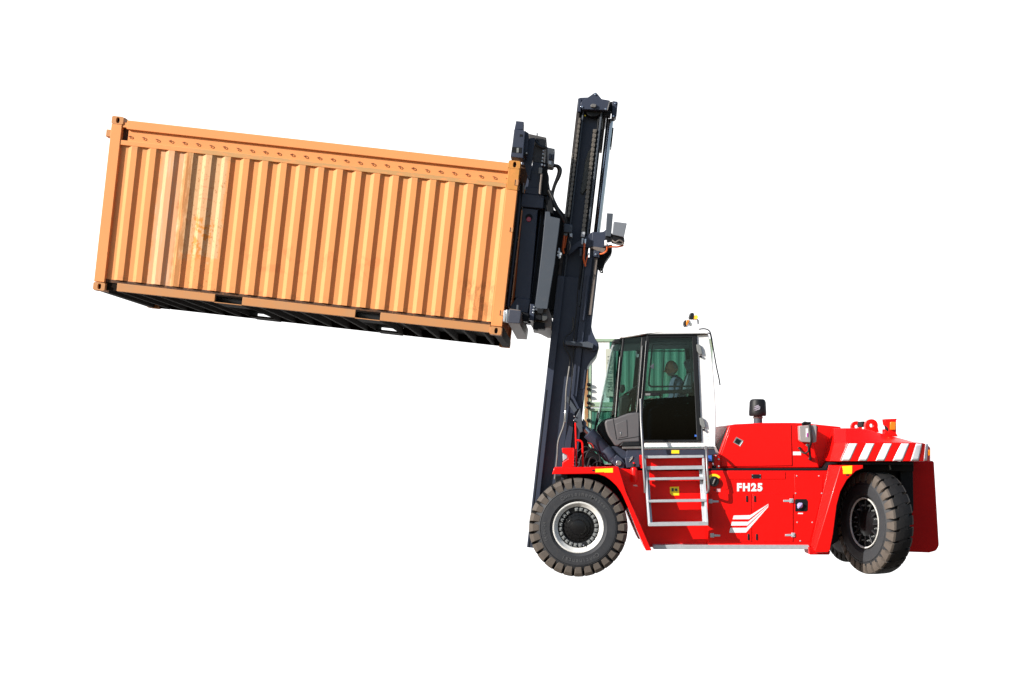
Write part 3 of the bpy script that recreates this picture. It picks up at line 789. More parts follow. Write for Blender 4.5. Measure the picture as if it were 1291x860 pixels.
# ---------------------------------------------------------------- tilt cylinders
def tilt(sgn):
    Y = -.80 * sgn if sgn > 0 else .80
    def Q(px, py):
        p = W(px, py, -.80); return Vector((p.x, Y, p.z))
    a, b = Q(742.2, 545.6), Q(773.2, 579.2)
    d = (b - a); L_ = d.length; d.normalize()
    r = LEN(8.0, -.8)
    t = MB().lathe([(0, 0), (r, 0), (r * 1.03, .01), (r, .03), (r, L_ * .62), (r * .985, L_ * .625), (r * .985, L_ * .64), (r, L_ * .645), (r, L_ * .93), (r * .96, L_ * .94), (r * .96, L_), (0, L_)], a, d, 36).build('tilt_cylinder', NAVY, TR, .004)
    MB().lathe([(0, -.16), (.05, -.16), (.05, .02), (0, .02)], a, d, 24).build('piston_rod', CHROME, t)
    k = MB()
    pts = [(769.8, 582.4), (777, 573), (783.5, 577.5), (788.2, 584.2), (786.5, 590.5), (780, 591.5)]
    k.poly_loft([Q(*p) + Vector((0, -.09, 0)) for p in pts], [Q(*p) + Vector((0, .09, 0)) for p in pts]); k.build('pivot_bracket', NAVY, t, .01)
    MB().lathe([(0, 0), (.042, 0), (.046, .012), (.046, .24), (0, .24)], Q(779.8, 583.6) + Vector((0, -.12, 0)), YP, 24).build('pivot_pin', CHROME, t, .004)
    k = MB()
    pts = [(731.6, 514.6), (733.6, 527), (735, 544.6), (731.6, 545.8), (727, 537), (723.3, 530.4)]
    k.poly_loft([Q(*p) + Vector((0, -.10, 0)) for p in pts], [Q(*p) + Vector((0, .06, 0)) for p in pts]); k.build('rod_bracket', GREYST, t, .008)
    k = MB(); pts = [(734.5, 527), (739.5, 533), (738, 541), (735.2, 541)]
    k.poly_loft([Q(*p) + Vector((0, -.07, 0)) for p in pts], [Q(*p) + Vector((0, .07, 0)) for p in pts]); k.build('rod_eye', NAVY, t, .008)
    if sgn > 0:
        for px, py in ((724.2, 525), (723.4, 530.2)): disc('grease_nipple', px, py, -.93, -.90, 1.0, CHROME, t, 8)
tilt(1); tilt(-1)
plate('frame_bracket', [(788, 577), (806, 575), (807, 589), (790, 590)], -1.06, -.9, NAVY, TR, .01)
pl = MB()
for k in range(3): pl.tube([W(793.2 + k * .5, 582.5 - k * 2.2, -1.07), W(797.4 + k * .3, 577.8 - k * 1.2, -1.07)], .006, 6, 0)
pl.build('grease_line', STEEL, TR)
plate('hinge_block', [(806.6, 573.6), (810, 573.6), (811, 588.5), (807, 585.5)], -1.14, -1.0, RED, TR, .004)
dec = MB(); add_text(dec, 'WEIL', .03, W(801, 612.2, -1.104), XP, ZP, .0008, .001); dec.build('small_lettering', DECAL, TR)

# ---------------------------------------------------------------- cab
cab = plate('cab', [(812.5, 557.2), (884.5, 557.2), (878.3, 421.8), (893, 420.6), (896.5, 440), (899.5, 470), (902, 505), (902.8, 532), (902, 563.5), (812.5, 564)], -.96, -.90, WHITE, TR, .010, label='white cab shell')
# rear wall, floor, far side
bw = MB()
bw.plate([(886, 424), (893, 420.8), (896.5, 440), (899.5, 470), (902, 505), (902.8, 532), (902, 563.5), (890, 563.5)], -.90, .56)
bw.build('rear_wall', WHITE, cab, .012)
plate('cab_floor', [(780, 556), (890, 556), (890, 563.4), (780, 563.4)], -.90, .56, DPLAST, cab, .01)
plate('sill_trim', [(811.5, 564.4), (902, 564), (902.4, 566.2), (811.5, 566.8)], -1.01, -.90, CHROME, cab, .003)
plate('sill_step', [(784.5, 563.4), (808, 562.8), (808, 565.8), (784.5, 566)], -1.03, -.90, STEEL, cab, .004)
# far side wall below its window and pillars
def farplate(name, pts, Y0, Y1, m, parent, bevel=.006):
    a = [W(x, y, -.95) for x, y in pts]
    return MB().poly_loft([Vector((p.x, Y0, p.z)) for p in a], [Vector((p.x, Y1, p.z)) for p in a]).build(name, m, parent, bevel)
farplate('side_wall', [(776, 530), (805, 512), (884, 505), (901, 505), (902.8, 532), (902, 563), (780, 563)], .50, .56, DPLAST, cab)
farplate('pillar', [(874, 424), (893, 421), (902, 506), (880, 506)], .50, .56, DPLAST, cab)
farplate('pillar', [(809, 424), (816, 422), (806, 520), (800, 520)], .50, .56, DPLAST, cab)
farplate('pillar', [(785, 426), (788.5, 426), (778, 528), (774, 529)], .50, .56, DPLAST, cab)
farplate('window_rail', rect(812, 432.5, 876, 434), .47, .49, DPLAST, cab, .002)
farplate('window_rail', [(846, 424), (847.2, 424), (843.4, 506), (842.4, 506)], .47, .49, DPLAST, cab, .002)
fg = farplate('side_glass', [(788, 427), (880, 424), (882, 506), (804, 513), (777, 530)], .51, .517, GLASS, cab, 0)
# roof with a dark headliner
roof = plate('roof', [(781.5, 425.4), (784, 423.6), (806, 421.2), (828, 417.6), (850, 416.2), (886, 415.8), (892, 417.2), (893.6, 421.2), (815, 421.4), (806, 423), (786, 426.2)], -1.0, .60, WHITE, cab, .012, seg=3)
rl = MB().plate([(815, 421.4), (888, 420.2), (892.6, 421.2), (878, 422.0), (815, 422.4)], -1.004, -.93); rl.build('drip_seal', DPLAST, cab, .003)
plate('headliner', [(784.5, 426.6), (812, 424.5), (884, 423), (884, 430.5), (850, 431), (812, 432.6), (784.5, 434.5)], -.89, .50, mat('headliner_cloth', (.040, .050, .065), .9, var=.3, scale=12), cab, .02)
plate('sun_visor', [(771.5, 430), (775, 427.6), (784.5, 426.4), (784.5, 435), (774, 433.2)], -.80, .45, DPLAST, cab, .02)
# front side window and its pillars
plate('quarter_glass', [(787.5, 426.6), (812, 424.4), (803, 519.4), (776.6, 527.4)], -.938, -.932, GLASS, cab, 0)
plate('pillar', [(784.8, 426.2), (787.6, 426.2), (778, 527), (775, 528)], -.975, -.90, DPLAST, cab, .008)
pxtube('pillar_trim', [(781.5, 450, -.985), (779.5, 475, -.985), (777.6, 500, -.985), (775.6, 526, -.985)], .008, CHROME, cab)
plate('pillar', [(808.6, 424.4), (815.6, 422), (806.8, 530), (800.2, 531)], -.965, -.88, DPLAST, cab, .012)
pxtube('pillar_trim', [(809.6, 436, -.985), (807.6, 462, -.985), (804.5, 500, -.985), (802.6, 520, -.985)], .007, CHROME, cab)
pxtube('pillar_trim', [(814.6, 430, -.995), (812.4, 458, -.995), (809.2, 498, -.995), (808, 510, -.995)], .006, CHROME, cab)
plate('window_gasket', [(776.6, 525.8), (803, 517.4), (803, 520.6), (776.6, 529.2)], -.955, -.90, DPLAST, cab, .004)
# windscreen: one bulging pane
wsn = MB(); NU, NV = 20, 12
grid = []
for i in range(NV + 1):
    v = i / NV
    pe = W(786.4 + (775.2 - 786.4) * v, 428 + (531 - 428) * v, -.945)
    bl_ = .15 + .12 * v
    row = []
    for j in range(NU + 1):
        u = j / NU
        row.append(wsn.bm.verts.new(Vector((pe.x - bl_ * (1 - abs(2 * u - 1) ** 3.2), -.945 + 1.47 * u, pe.z))))
    grid.append(row)
for a, b in zip(grid, grid[1:]):
    for j in range(NU): wsn.bm.faces.new((a[j], a[j + 1], b[j + 1], b[j]))
ws = wsn.build('windscreen', GLASS, cab)
s_ = ws.modifiers.new('thickness', 'SOLIDIFY'); s_.thickness = .006
plate('nose_panel', [(753.4, 537), (760, 529.4), (773, 525.2), (779, 529), (779, 561), (786, 570), (774, 570), (762, 556), (752.8, 543)], -.62, .30, DPLAST, cab, .03, seg=3)
wp = MB().tube([W(760.5, 498, -.55), W(757, 517, -.60), W(752.5, 536, -.62)], .008, 8, 3); wp.tube([W(753.8, 520, -.60), W(750, 543, -.62)], .014, 8, 0)
wp.build('wiper', DPLAST, cab)
lower = plate('lower_fairing', [(762.4, 533), (764, 529.6), (776, 527), (792, 521.2), (806.4, 519.6), (806.8, 557.6), (785.6, 558.2), (779.4, 562.6), (775.6, 562), (767.2, 549.6), (764.4, 543)], -.985, -.80, PLAST, cab, .025, seg=3)
plate('fairing_hatch', [(776, 535), (790, 529), (791.2, 550.4), (779.4, 552.4)], -.993, -.985, PLAST, cab, .004)
plate('hatch_latch', [(781.6, 545), (783.2, 544.6), (783.6, 548.8), (782.2, 549.2)], -.999, -.993, CHROME, cab, .003)
plate('fairing_seam', [(779, 554.2), (806.6, 549.9), (806.6, 550.5), (779, 554.9)], -.989, -.984, BLACK, cab, 0)
plate('fairing_seam', [(772.6, 527.6), (773.1, 527.6), (777.6, 554.2), (777.0, 554.2)], -.989, -.984, BLACK, cab, 0)
plate('fairing_skirt', [(785, 557.4), (807, 557.2), (807, 562.6), (780.5, 562.8)], -.99, -.84, DPLAST, cab, .012)
# door
dof = [(815.6, 421.9), (878.2, 421.6), (884.4, 557.2), (808.6, 557.2), (806.8, 528)]
dif = [(819.0, 425.8), (872.6, 425.4), (878.6, 554.6), (811.2, 554.6), (810.0, 528)]
MB().ring(dof, dif, -.985, -.925).build('door', DPLAST, cab, .006, label='black framed cab door')
MB().plate([(819.0, 425.8), (872.6, 425.4), (875.9, 499), (812.2, 504)], -.957, -.951).build('door_glass', GLASS, cab)
MB().plate([(812.2, 504), (875.9, 499), (878.6, 554.6), (811.2, 554.6), (810.0, 528)], -.957, -.951).build('door_glass', GLASSD, cab, label='dark lower pane of the cab door')
# sliding window frame inside the door
slo = [(821.6, 434.6), (823.6, 433.4), (868, 433.2), (871.6, 435), (873.6, 488.0), (820.4, 488.6), (817.2, 486.0), (817.0, 482)]
sli = [(823.6, 436.4), (824.6, 435.4), (867, 435.2), (869.6, 436.4), (871.4, 486.0), (821.4, 486.4), (819.4, 484.6), (819.2, 481)]
MB().ring(slo, sli, -.95, -.935).build('sliding_frame', DPLAST, cab, .002)
plate('window_latch', [(822.2, 459.8), (824.2, 457.8), (824.4, 464.6), (822.4, 465.2), (819.6, 462)], -.975, -.95, GREYST, cab, .003)
plate('door_rail', [(811.8, 493), (873, 490.6), (873.4, 495), (811.6, 497.6)], -.95, -.925, DPLAST, cab, .004)
plate('door_handle', [(813, 495.6), (832, 495.4), (832, 499), (813, 499.4)], -.985, -.955, DPLAST, cab, .006)
plate('handle_label', [(813.8, 496.0), (820.0, 495.9), (820.0, 498.6), (813.8, 498.8)], -.989, -.985, CLAMP, cab, .001)
for hy in (434.5, 527):
    h = MB(); dx = (hy - 434) * .043
    h.plate([(878 + dx, hy), (881.5 + dx, hy - .5), (884.2 + dx, hy + 4), (885.6 + dx, hy + 12), (882 + dx, hy + 12.4), (878.8 + dx, hy + 8)], -1.0, -.955); h.build('door_hinge', CLAMP, cab, .006)
    disc('hinge_pin', 883.4 + dx, hy + 14.8, -1.0, -.96, 1.5, DPLAST, cab, 12)
plate('door_sticker', rect(875.8, 548.2, 879, 550.6), -.962, -.957, SCREEN, cab, 0)
# warning pictogram on the white shell
pg = MB()
for pts in ([(890.8, 542), (892, 542), (892, 546.6), (890.8, 546.6)], [(889.4, 545.2), (894.4, 544.8), (894.4, 545.6), (889.4, 546)], [(890.2, 550), (893.6, 549.6), (893.6, 550.3), (890.2, 550.7)], [(890.2, 554.2), (893.8, 553.8), (893.8, 554.9), (890.2, 555.3)]):
    pg.plate(pts, -.9625, -.96)
pg.build('pictogram', mat('grey_print', (.55, .55, .56), .5), cab)
# cab interior
seat = MB()
seat.plate([(858, 496), (870, 496), (878, 470), (874, 466), (868, 470), (861, 488)], -.42, .02)
seat.plate([(842, 519), (872, 516), (872, 526), (842, 527)], -.45, .05)
so = seat.build('seat', SEATF, cab, .03, seg=3)
plate('headrest', [(863, 455), (867, 452.4), (873.4, 452.8), (876, 458), (874.6, 468), (871, 469), (866, 464.6)], -.33, -.07, SEATF, cab, .03, seg=3)
plate('seat_pedestal', [(846, 526), (870, 525), (868, 556), (848, 556)], -.40, .0, DPLAST, cab, .02)
plate('console', [(812, 512), (826, 505), (842, 502), (873, 500), (876, 506), (850, 510), (826, 512), (812, 519)], -.62, -.46, mat('console_plastic', (.10, .12, .13), .6, var=.3, scale=8), cab, .02)
plate('dashboard', [(781, 500), (792, 497), (797, 505), (790, 528), (781, 531)], -.55, .05, DPLAST, cab, .03)
plate('instrument_display', [(781.6, 486), (785.6, 484.4), (788, 486), (788.2, 492), (786, 495.4), (781.8, 494.6)], -.45, -.25, DPLAST, cab, .02)
stw = MB()
cst, nst = W(797.5, 491, -.25), Vector((-.55, 0, .83)).normalized()
e1 = Vector((.83, 0, .55)).normalized()
stw.tube([cst + (e1 * math.cos(2 * math.pi * k / 24) + YP * math.sin(2 * math.pi * k / 24)) * .17 for k in range(25)], .016, 8, 0)
stw.tube([cst - e1 * .17, cst + e1 * .17], .012, 8, 0); stw.tube([cst - YP * .17, cst + YP * .17], .012, 8, 0)
stw.tube([cst, cst - nst * -.0 + Vector((-.10, 0, -.30))], .03, 10, 0)
stw.build('steering_wheel', DPLAST, cab)
MB().tube([W(833, 505, -.55), W(832.4, 499, -.55)], .012, 8, 0).tube([W(832.4, 499.4, -.55), W(832, 495.4, -.55)], .024, 10, 0).build('joystick', DPLAST, cab)
mir = plate('inside_mirror', [(801.2, 443), (803.2, 442.2), (803.6, 446.4), (805.6, 446.8), (805, 450.4), (802.6, 450.6)], -.84, -.81, LENS, cab, .002)
# cable from the roof to the hood
pxtube('cable', [(881, 415.2, -.55), (888, 414.6, -.55), (893.5, 416.6, -.55), (896.4, 422.4, -.55), (899.4, 440, -.55), (903.2, 462, -.55), (906.6, 478, -.55), (907.8, 486, -.55)], .010, RUBH, cab)
pxtube('cable', [(892, 420.2, -.6), (894.6, 420.4, -.6), (896.2, 424, -.6), (899.6, 442, -.6)], .010, RUBH, cab)
# beacons
bc = plate('beacon_bracket', [(865.8, 406.2), (868.6, 403), (879.4, 403.2), (880.4, 416.6), (865, 416.6)], -.62, -.32, WHITE, cab, .008)
plate('bracket_label', [(868.8, 408), (871.4, 406.6), (872.4, 410), (870, 411.6), (868.8, 410.4)], -.624, -.62, CLAMP, cab, 0)
plate('camera_housing', [(870.4, 394.6), (874.4, 394.2), (875.4, 397), (874.8, 402.6), (869.6, 403), (869, 399)], -.62, -.46, DPLAST, cab, .01)
plate('beacon_lens', [(875.2, 397.8), (878.6, 397), (880, 398.4), (880, 401.4), (878, 402.4), (874.4, 402.4)], -.60, -.44, AMBERLIT, cab, .01)
plate('beacon_base', rect(869.4, 402.4, 880.4, 403.8), -.60, -.40, DPLAST, cab, .004)
plate('camera_housing', [(862.4, 404.4), (865, 403.2), (865.2, 411.6), (863.6, 411.8), (862, 408.6)], -.64, -.48, DPLAST, cab, .008)
plate('beacon_lens', [(865, 403.6), (869, 403.2), (868.8, 406), (866, 410.6), (864.8, 410)], -.64, -.50, AMBER, cab, .008)
plate('cable_clip', rect(879.6, 403.4, 881, 408.6), -.6, -.55, DPLAST, cab, .003)

# ---------------------------------------------------------------- mast (tilted back 6.5 degrees)
TH = R(6.5)
def mp(b, a, ox=664.2, oy=690.0):
    return (ox + a * math.sin(TH) + b * math.cos(TH), oy - a * math.cos(TH) + b * math.sin(TH))
def mrect(b0, b1, a0, a1): return [mp(b0, a0), mp(b1, a0), mp(b1, a1), mp(b0, a1)]
mast = plate('mast', mrect(8.5, 33, 0, 345), -.56, -.50, NAVY, TR, .006)
def mbar(name, b0, b1, a0, a1, Y0, Y1, m, both=True, bevel=.005, parent=None):
    return plate(name, mrect(b0, b1, a0, a1), Y0, Y1, m, parent or mast, bevel, both=both)
mbar('column_web', 8.5, 33, 0, 345, .50, .56, NAVY, both=False)
mbar('front_flange', 0, 9, 0, 345, -.66, -.40, NAVY)
mbar('rear_flange', 33, 41, 0, 372, -.66, -.40, NAVY)
mbar('flange_edge', 2.0, 3.2, 0, 200, -.664, -.66, BLACK, both=False, bevel=0)
mbar('rear_column', 41, 47.6, 90, 376, -.60, -.42, NAVY)
mbar('side_plate', 41, 50.6, 90, 232, -.607, -.44, NAVY)
mbar('inner_strip', 36.6, 39.4, 292, 350, -.70, -.66, NAVY, both=False)  # strip cut to its sunlit stretch, so the shape carries the light
# lobe of the cross member and its pin bar
lobe = [(744.8, 398), (745.2, 410), (747.2, 419), (751, 427.6), (754.4, 433), (755.2, 438.5), (753.6, 444.4), (749.6, 450), (744.6, 455.4), (741, 461.6), (739, 470), (737.4, 490), (730, 492), (734, 440), (738, 398)]
plate('cross_member', lobe, -.615, .615, NAVY, mast, .008)
plate('cross_bar', [(712.4, 429.4), (720, 430.4), (733, 431.4), (741, 430.6), (748.6, 433.6), (747.4, 439.4), (733, 437), (713, 435)], -.75, -.60, GREYST, mast, .006)
disc('pin_boss', 748.6, 437.6, -.66, -.60, 5.4, NAVY, mast, 28, .006)
# lower hose conduits on the mast
pxtube('hose', [(722.5, 400, -.70), (722, 416, -.70), (714, 424, -.72), (710.5, 431, -.74), (713, 440, -.72), (718.6, 450, -.70), (718.2, 462, -.68)], .012, RUBH, mast)
pxtube('hose', [(718, 462, -.68), (714, 490, -.69), (713, 514, -.69), (711, 535, -.69), (704, 556, -.70), (702.4, 576, -.70), (699.5, 604, -.70)], .014, STEEL, mast)
pxtube('hose', [(733, 335, -.72), (729, 360, -.70), (727, 390, -.70), (724, 420, -.70), (721.5, 470, -.70), (717, 510, -.70)], .008, DPLAST, mast)
plate('hose_coupling', [(712, 517), (714.6, 517), (713.4, 533), (711, 533)], -.74, -.70, CHROME, mast, .006)
plate('gusset', [(712.6, 500), (716.4, 500), (728, 517), (724, 521), (714, 505)], -.70, -.60, GREYST, mast, .004)
plate('gusset', [(719, 497), (722, 497), (731, 515), (728, 516)], -.70, -.60, NAVY, mast, .004)
plate('base_block', mrect(1, 14, 12, 30), -.64, -.40, NAVY, mast, .01)
mbar('bottom_tie', 0, 41, 0, 30, -.40, .40, NAVY, both=False)
mbar('top_tie', 4, 30, 520, 545, -.30, .30, NAVY, both=False)

# inner mast (raised stage) with its chains
mbar('inner_flange', 0, 4.2, 330, 569, -.60, -.36, mat('greasy_dark_steel', (.035, .032, .032), .6, spec=.25, var=.3, scale=14, dirt=(.09, .07, .055), dirt_amt=.5))
mbar('inner_web', 4, 31, 330, 562, -.46, -.40, NAVY)
mbar('inner_rail', 7.6, 9.4, 330, 556, -.60, -.46, GREYST)
mbar('inner_rail', 30.2, 32.6, 310, 556, -.60, -.40, GREYST)
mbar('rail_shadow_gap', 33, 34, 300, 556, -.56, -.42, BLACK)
mbar('rear_guide', 28.0, 29.6, 330, 556, -.57, -.46, DPLAST, both=False)
ch = MB()
def chain(b, a0, a1, Y, wd_):
    m = MB(); n = int((a1 - a0) / 3.0)
    for k in range(n):
        a = a0 + (a1 - a0) * (k + .5) / n
        hw_ = wd_ * (.5 if k % 2 else .36)
        m.plate(mrect(b - hw_, b + hw_, a - 1.9, a + 1.9), Y - (.02 if k % 2 else .012), Y + .03)
        c_ = W(*mp(b, a), Y - .026); m.lathe([(0, 0), (.007, 0), (.007, .05), (0, .05)], c_, YP, 6)
    return m.build('lift_chain', CHAIN, mast)
chain(4.9, 420, 545, -.62, 3.2)
chain(1.2, 405, 500, -.62, 2.2)
chain(25.6, 395, 533, -.60, 4.4)
plate('chain_guide', [mp(16.5, 452), mp(19.5, 450), mp(24, 458), mp(24, 510), mp(20.5, 505), mp(18.2, 495)], -.50, -.44, mat('cast_guide', (.10, .105, .10), .6, spec=.2, var=.4, scale=25), mast, .012)
# lift cylinder: long bright piston rod behind the rail
for sg in (-1, 1):
    m = MB(); a_, b_ = W(*mp(43.6, 385), -.30), W(*mp(44.4, 548), -.30)
    a_.y *= -sg; b_.y *= -sg
    cy = m.tube([a_, b_], .042, 28, 0).build('piston_rod', CHROME, mast)
    m = MB(); a2, b2 = W(*mp(43.2, 60), -.30), W(*mp(43.6, 388), -.30); a2.y *= -sg; b2.y *= -sg
    m.tube([a2, b2], .075, 28, 0).build('lift_cylinder', NAVY, mast, .004)
mbar('guide_bar', 38.6, 41.0, 388, 552, -.42, -.34, BLACK, both=False)
mbar('rear_plate', 34.6, 37.6, 508, 552, -.30, -.1, BROWNST, both=False)
mbar('rod_side_plate', 46.6, 49.0, 514, 538, -.32, -.1, BLACK, both=False)
# head of the mast
hp = plate('head_plate', [(732.4, 129.4), (734.6, 126.6), (740.2, 123.4), (748.8, 117.4), (750.6, 116.4), (752.6, 117.6), (758.6, 124.8), (768.8, 126.6), (766.0, 139.0), (734.8, 137.7), (732, 133.6)], -.70, -.62, NAVY, mast, .006)
plate('head_block', [(730.2, 123), (741, 122.6), (758, 125), (768, 127), (765, 139), (760, 141), (740, 141), (728.2, 140.5)], -.56, .56, NAVY, mast, .01)
plate('head_block', [(728.6, 124), (733, 123.2), (732.4, 141), (728, 140.8)], -.66, -.56, NAVY, mast, .008)
disc('chain_sheave', 748.4, 135.2, -.60, -.50, 12.0, DPLAST, mast, 44, .01)
for bx_, by_ in ((750.4, 118.8), (733.8, 134.6), (763.6, 137.4)): disc('bolt', bx_, by_, -.715, -.70, 1.3, CHROME, mast, 12, .002)
plate('pin_keeper', [(744.6, 132.4), (747, 130.6), (751.6, 131.4), (752, 133.6), (750.2, 135.4), (744.8, 135)], -.735, -.70, STEEL, mast, .005)
plate('head_bracket', [(772.4, 127.2), (778.4, 128), (779, 130), (777.4, 146), (775, 148.6), (771, 147.6)], -.52, -.30, NAVY, mast, .008)
plate('head_link', [(766.4, 128.6), (772.6, 128), (771.6, 140.2), (765.8, 139)], -.46, -.30, BLACK, mast, .006)
plate('head_edge', [(768.2, 126.9), (769.4, 127.2), (766.4, 139), (765.2, 138.8)], -.712, -.70, STEEL, mast, .002)
for bx_, by_ in ((775.4, 130.5), (773.3, 146.4)): disc('bolt', bx_, by_, -.54, -.52, 1.2, CHROME, mast, 10, .002)
plate('head_lug', [(761, 140), (770.5, 140.5), (770, 145.4), (761, 145)], -.6, -.42, BLACK, mast, .005)
disc('grease_nipple', 737.5, 145.6, -.58, -.56, .9, YELLOW, mast, 8, 0)

# mid bracket with lamps and cabling
plate('stage_collar', [(716, 313), (746, 293), (749, 292.6), (748, 310.4), (742.6, 312.6), (730, 311), (717, 322)], -.645, -.60, NAVY, mast, .006)
plate('lamp_bracket', [(746.8, 292.4), (755, 293), (761, 292), (766.4, 287), (767, 292), (763.6, 297), (763.4, 301.6), (767, 310), (758, 312.4), (746, 311)], -.70, -.62, NAVY, mast, .006)
plate('work_lamp', [(765.2, 268.6), (773, 269.2), (770.4, 298.4), (763.4, 297.4)], -.78, -.66, GREYST, mast, .006)
wl = plate('work_lamp', [(773.8, 279.2), (790.4, 281.4), (786.6, 299.4), (772, 295.6)], -.80, -.56, mat('lamp_housing', (.155, .17, .195), .5, var=.08), mast, .008)
plate('lamp_cradle', [(770.4, 293), (772, 295.2), (787, 299.6), (787.6, 305), (781, 306.6), (772, 304.5), (769.6, 300)], -.76, -.58, BLACK, mast, .01)
plate('junction_box', [(762.2, 302.8), (765.4, 302.6), (765.2, 309.6), (762.2, 309.4)], -.82, -.76, WHITE, mast, .006)
plate('mast_bracket', [(752, 312), (771.8, 308), (771.6, 318), (769, 321.4), (763, 330), (760.4, 338.4), (756.4, 338), (751, 334)], -.52, -.2, BLACK, mast, .012)
plate('lower_bracket', [(748.6, 315.6), (756, 316.4), (755.6, 324.4), (748.4, 323.4)], -.72, -.62, NAVY, mast, .006)
plate('hose_guide', [(750, 310.5), (764, 313), (761.5, 319.2), (756, 318), (744, 312)], -.70, -.60, BROWNST, mast, .008)
for bx_, by_ in ((750.9, 320.6), (741.8, 320)): disc('bolt', bx_, by_, -.74, -.71, 1.3, CHROME, mast, 10, .002)
for bx_, by_ in ((735, 294.8),):
    plate('chain_anchor', [(733, 292), (738, 292.4), (737, 299), (732.4, 298.6)], -.68, -.62, LENS, mast, .006)
    plate('chain_anchor', [(733.4, 300), (736, 300), (735, 308), (732.6, 308)], -.68, -.63, GALV, mast, .005)
    plate('chain_anchor', [(737, 301), (739.4, 301), (738.8, 308), (736.6, 308)], -.68, -.63, CHROME, mast, .005)
pxtube('hose', [(737, 307, -.70), (736.6, 318, -.72), (736, 326, -.72), (738.2, 336, -.70)], .014, ORANGE_H, mast)
pxtube('hose', [(741.4, 322, -.70), (739.2, 328, -.71), (738.0, 335, -.70)], .008, ORANGE_H, mast)
pxtube('hose', [(786, 309.6, -.74), (778, 311.4, -.76), (770, 311.2, -.78), (766, 312, -.78)], .013, ORANGE_H, mast)
pxtube('hose', [(765.4, 311, -.80), (764.6, 316.4, -.78), (760, 319.8, -.74), (756, 320.2, -.70)], .013, ORANGE_H, mast)
pxtube('cable', [(772, 303, -.77), (776, 305.5, -.79), (781, 303, -.79), (786, 306, -.78), (784, 308.4, -.77), (777, 307.6, -.78)], .012, BROWNST, mast)
pxtube('cable', [(760, 334, -.4), (756, 338, -.42), (757, 343, -.44), (760, 343.6, -.44), (758, 338.5, -.42)], .010, RUBH, mast)
plate('valve', [(710.8, 281.6), (721.8, 283.2), (721, 293.6), (710.4, 293)], -.78, -.64, GREYST, mast, .012)
plate('valve_fitting', [(710.8, 294), (715.4, 294), (715, 297.4), (711, 297)], -.76, -.68, STEEL, mast, .006)
plate('valve_fitting', [(718, 294), (721.6, 294), (721.6, 299.4), (718.4, 298.6)], -.76, -.68, GALV, mast, .006)
pxtube('hose', [(711.6, 297, -.74), (710.4, 307, -.76), (709.6, 314, -.76), (710.8, 319.4, -.72)], .017, ORANGE_H, mast)
pxtube('hose', [(714.6, 297, -.72), (713, 306, -.72), (711.6, 313, -.72)], .011, ORANGE_H, mast)
pxtube('hose', [(720, 299, -.72), (718.6, 310, -.74), (716, 318, -.74), (712, 322.5, -.72)], .013, RUBH, mast)
pxtube('hose', [(717.4, 304, -.76), (719, 309, -.76), (718, 315, -.75)], .009, STEEL, mast)
vl = MB()
for px, py, r_ in ((704.4, 318, 1.6), (706.5, 320.6, 1.9), (703.6, 322, 1.4), (705.6, 324, 1.6)):
    vl.lathe([(0, -.03), (LEN(r_, -.95), -.03), (LEN(r_, -.95), .06), (0, .06)], W(px, py, -.95), YP, 8)
vl.tube([W(704.6, 313, -.95), W(705.6, 321, -.97), (W(705.4, 326, -.95))], .012, 8, 2)
vl.build('hose_fittings', GALV, mast)
plate('bracket_web', [(744, 306), (753.5, 309), (752.5, 332), (743, 332)], -.59, -.45, NAVY, mast, .004)
plate('lamp_stem', [(763, 297), (770.5, 297.6), (771.6, 303.4), (766.4, 304.6), (763.4, 301)], -.74, -.62, BLACK, mast, .006)
plate('stop_block', [(731, 313), (734, 313.2), (733, 323), (730.6, 322)], -.68, -.62, GREYST, mast, .004)
mbar('rear_conduit', 44, 47.6, 300, 372, -.66, -.60, BROWNST, both=False)

# ---------------------------------------------------------------- carriage and spreader
spr = plate('spreader', [(659.0, 262), (678, 264.4), (668, 378), (648.8, 375.4)], -.90, -.64, NAVY, TR, .008, label='dark spreader frame holding the container end')
def sp(name, pts, Y0, Y1, m=NAVY, bevel=.006, both=True): return plate(name, pts, Y0, Y1, m, spr, bevel, both=both)
sp('claw', [(650.6, 152.4), (660.4, 153.4), (659.4, 163.6), (648.6, 162.8)], -1.25, -1.02, NAVY, .006)
sp('claw', [(648.2, 162.8), (659.6, 163.8), (662.2, 166), (660.4, 186), (659.6, 199.6), (658.4, 199.4), (643.6, 197.6), (645.6, 184)], -1.28, -1.0, NAVY, .008)
plate('claw_slot', [(645.7, 185.2), (658.2, 186.2), (657.6, 193.4), (645, 192)], -1.284, -1.27, BLACK, spr, .002)
plate('twistlock_pin', [(651.6, 186.4), (654.4, 186.5), (654.0, 192.6), (651.2, 192.4)], -1.289, -1.275, CLAMP, spr, .004)
plate('claw_slot', [(655.4, 169.2), (659.2, 169.6), (658.8, 172.4), (655, 172)], -1.284, -1.27, BLACK, spr, .001)
sp('guide_plate', [(661.6, 164.6), (666.6, 168), (665.4, 178), (663.6, 197), (659.6, 196), (660.6, 180)], -1.18, -.98, NAVY, .005)
disc('guide_pin', 663.6, 193.2, -1.22, -1.16, 2.2, DPLAST, spr, 18, .004)
disc('guide_pin', 663.8, 193, -1.235, -1.22, 1.0, LENS, spr, 12, .001)
sp('gusset', [(665.4, 174.6), (674.4, 173.6), (671.4, 198), (669.2, 218), (668, 226), (665.8, 225.6), (659.6, 209.6), (661.4, 197)], -.98, -.92, NAVY, .004)
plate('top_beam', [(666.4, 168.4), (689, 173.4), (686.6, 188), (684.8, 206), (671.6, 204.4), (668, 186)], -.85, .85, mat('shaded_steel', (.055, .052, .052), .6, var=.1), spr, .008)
plate('beam_slot', [(674.2, 175.4), (679, 176.8), (678.6, 179.2), (674, 178)], -.855, -.85, BLACK, spr, 0)
plate('lifting_eye', rect(676.4, 167, 677.8, 171), -.6, -.5, GREYST, spr, .004)
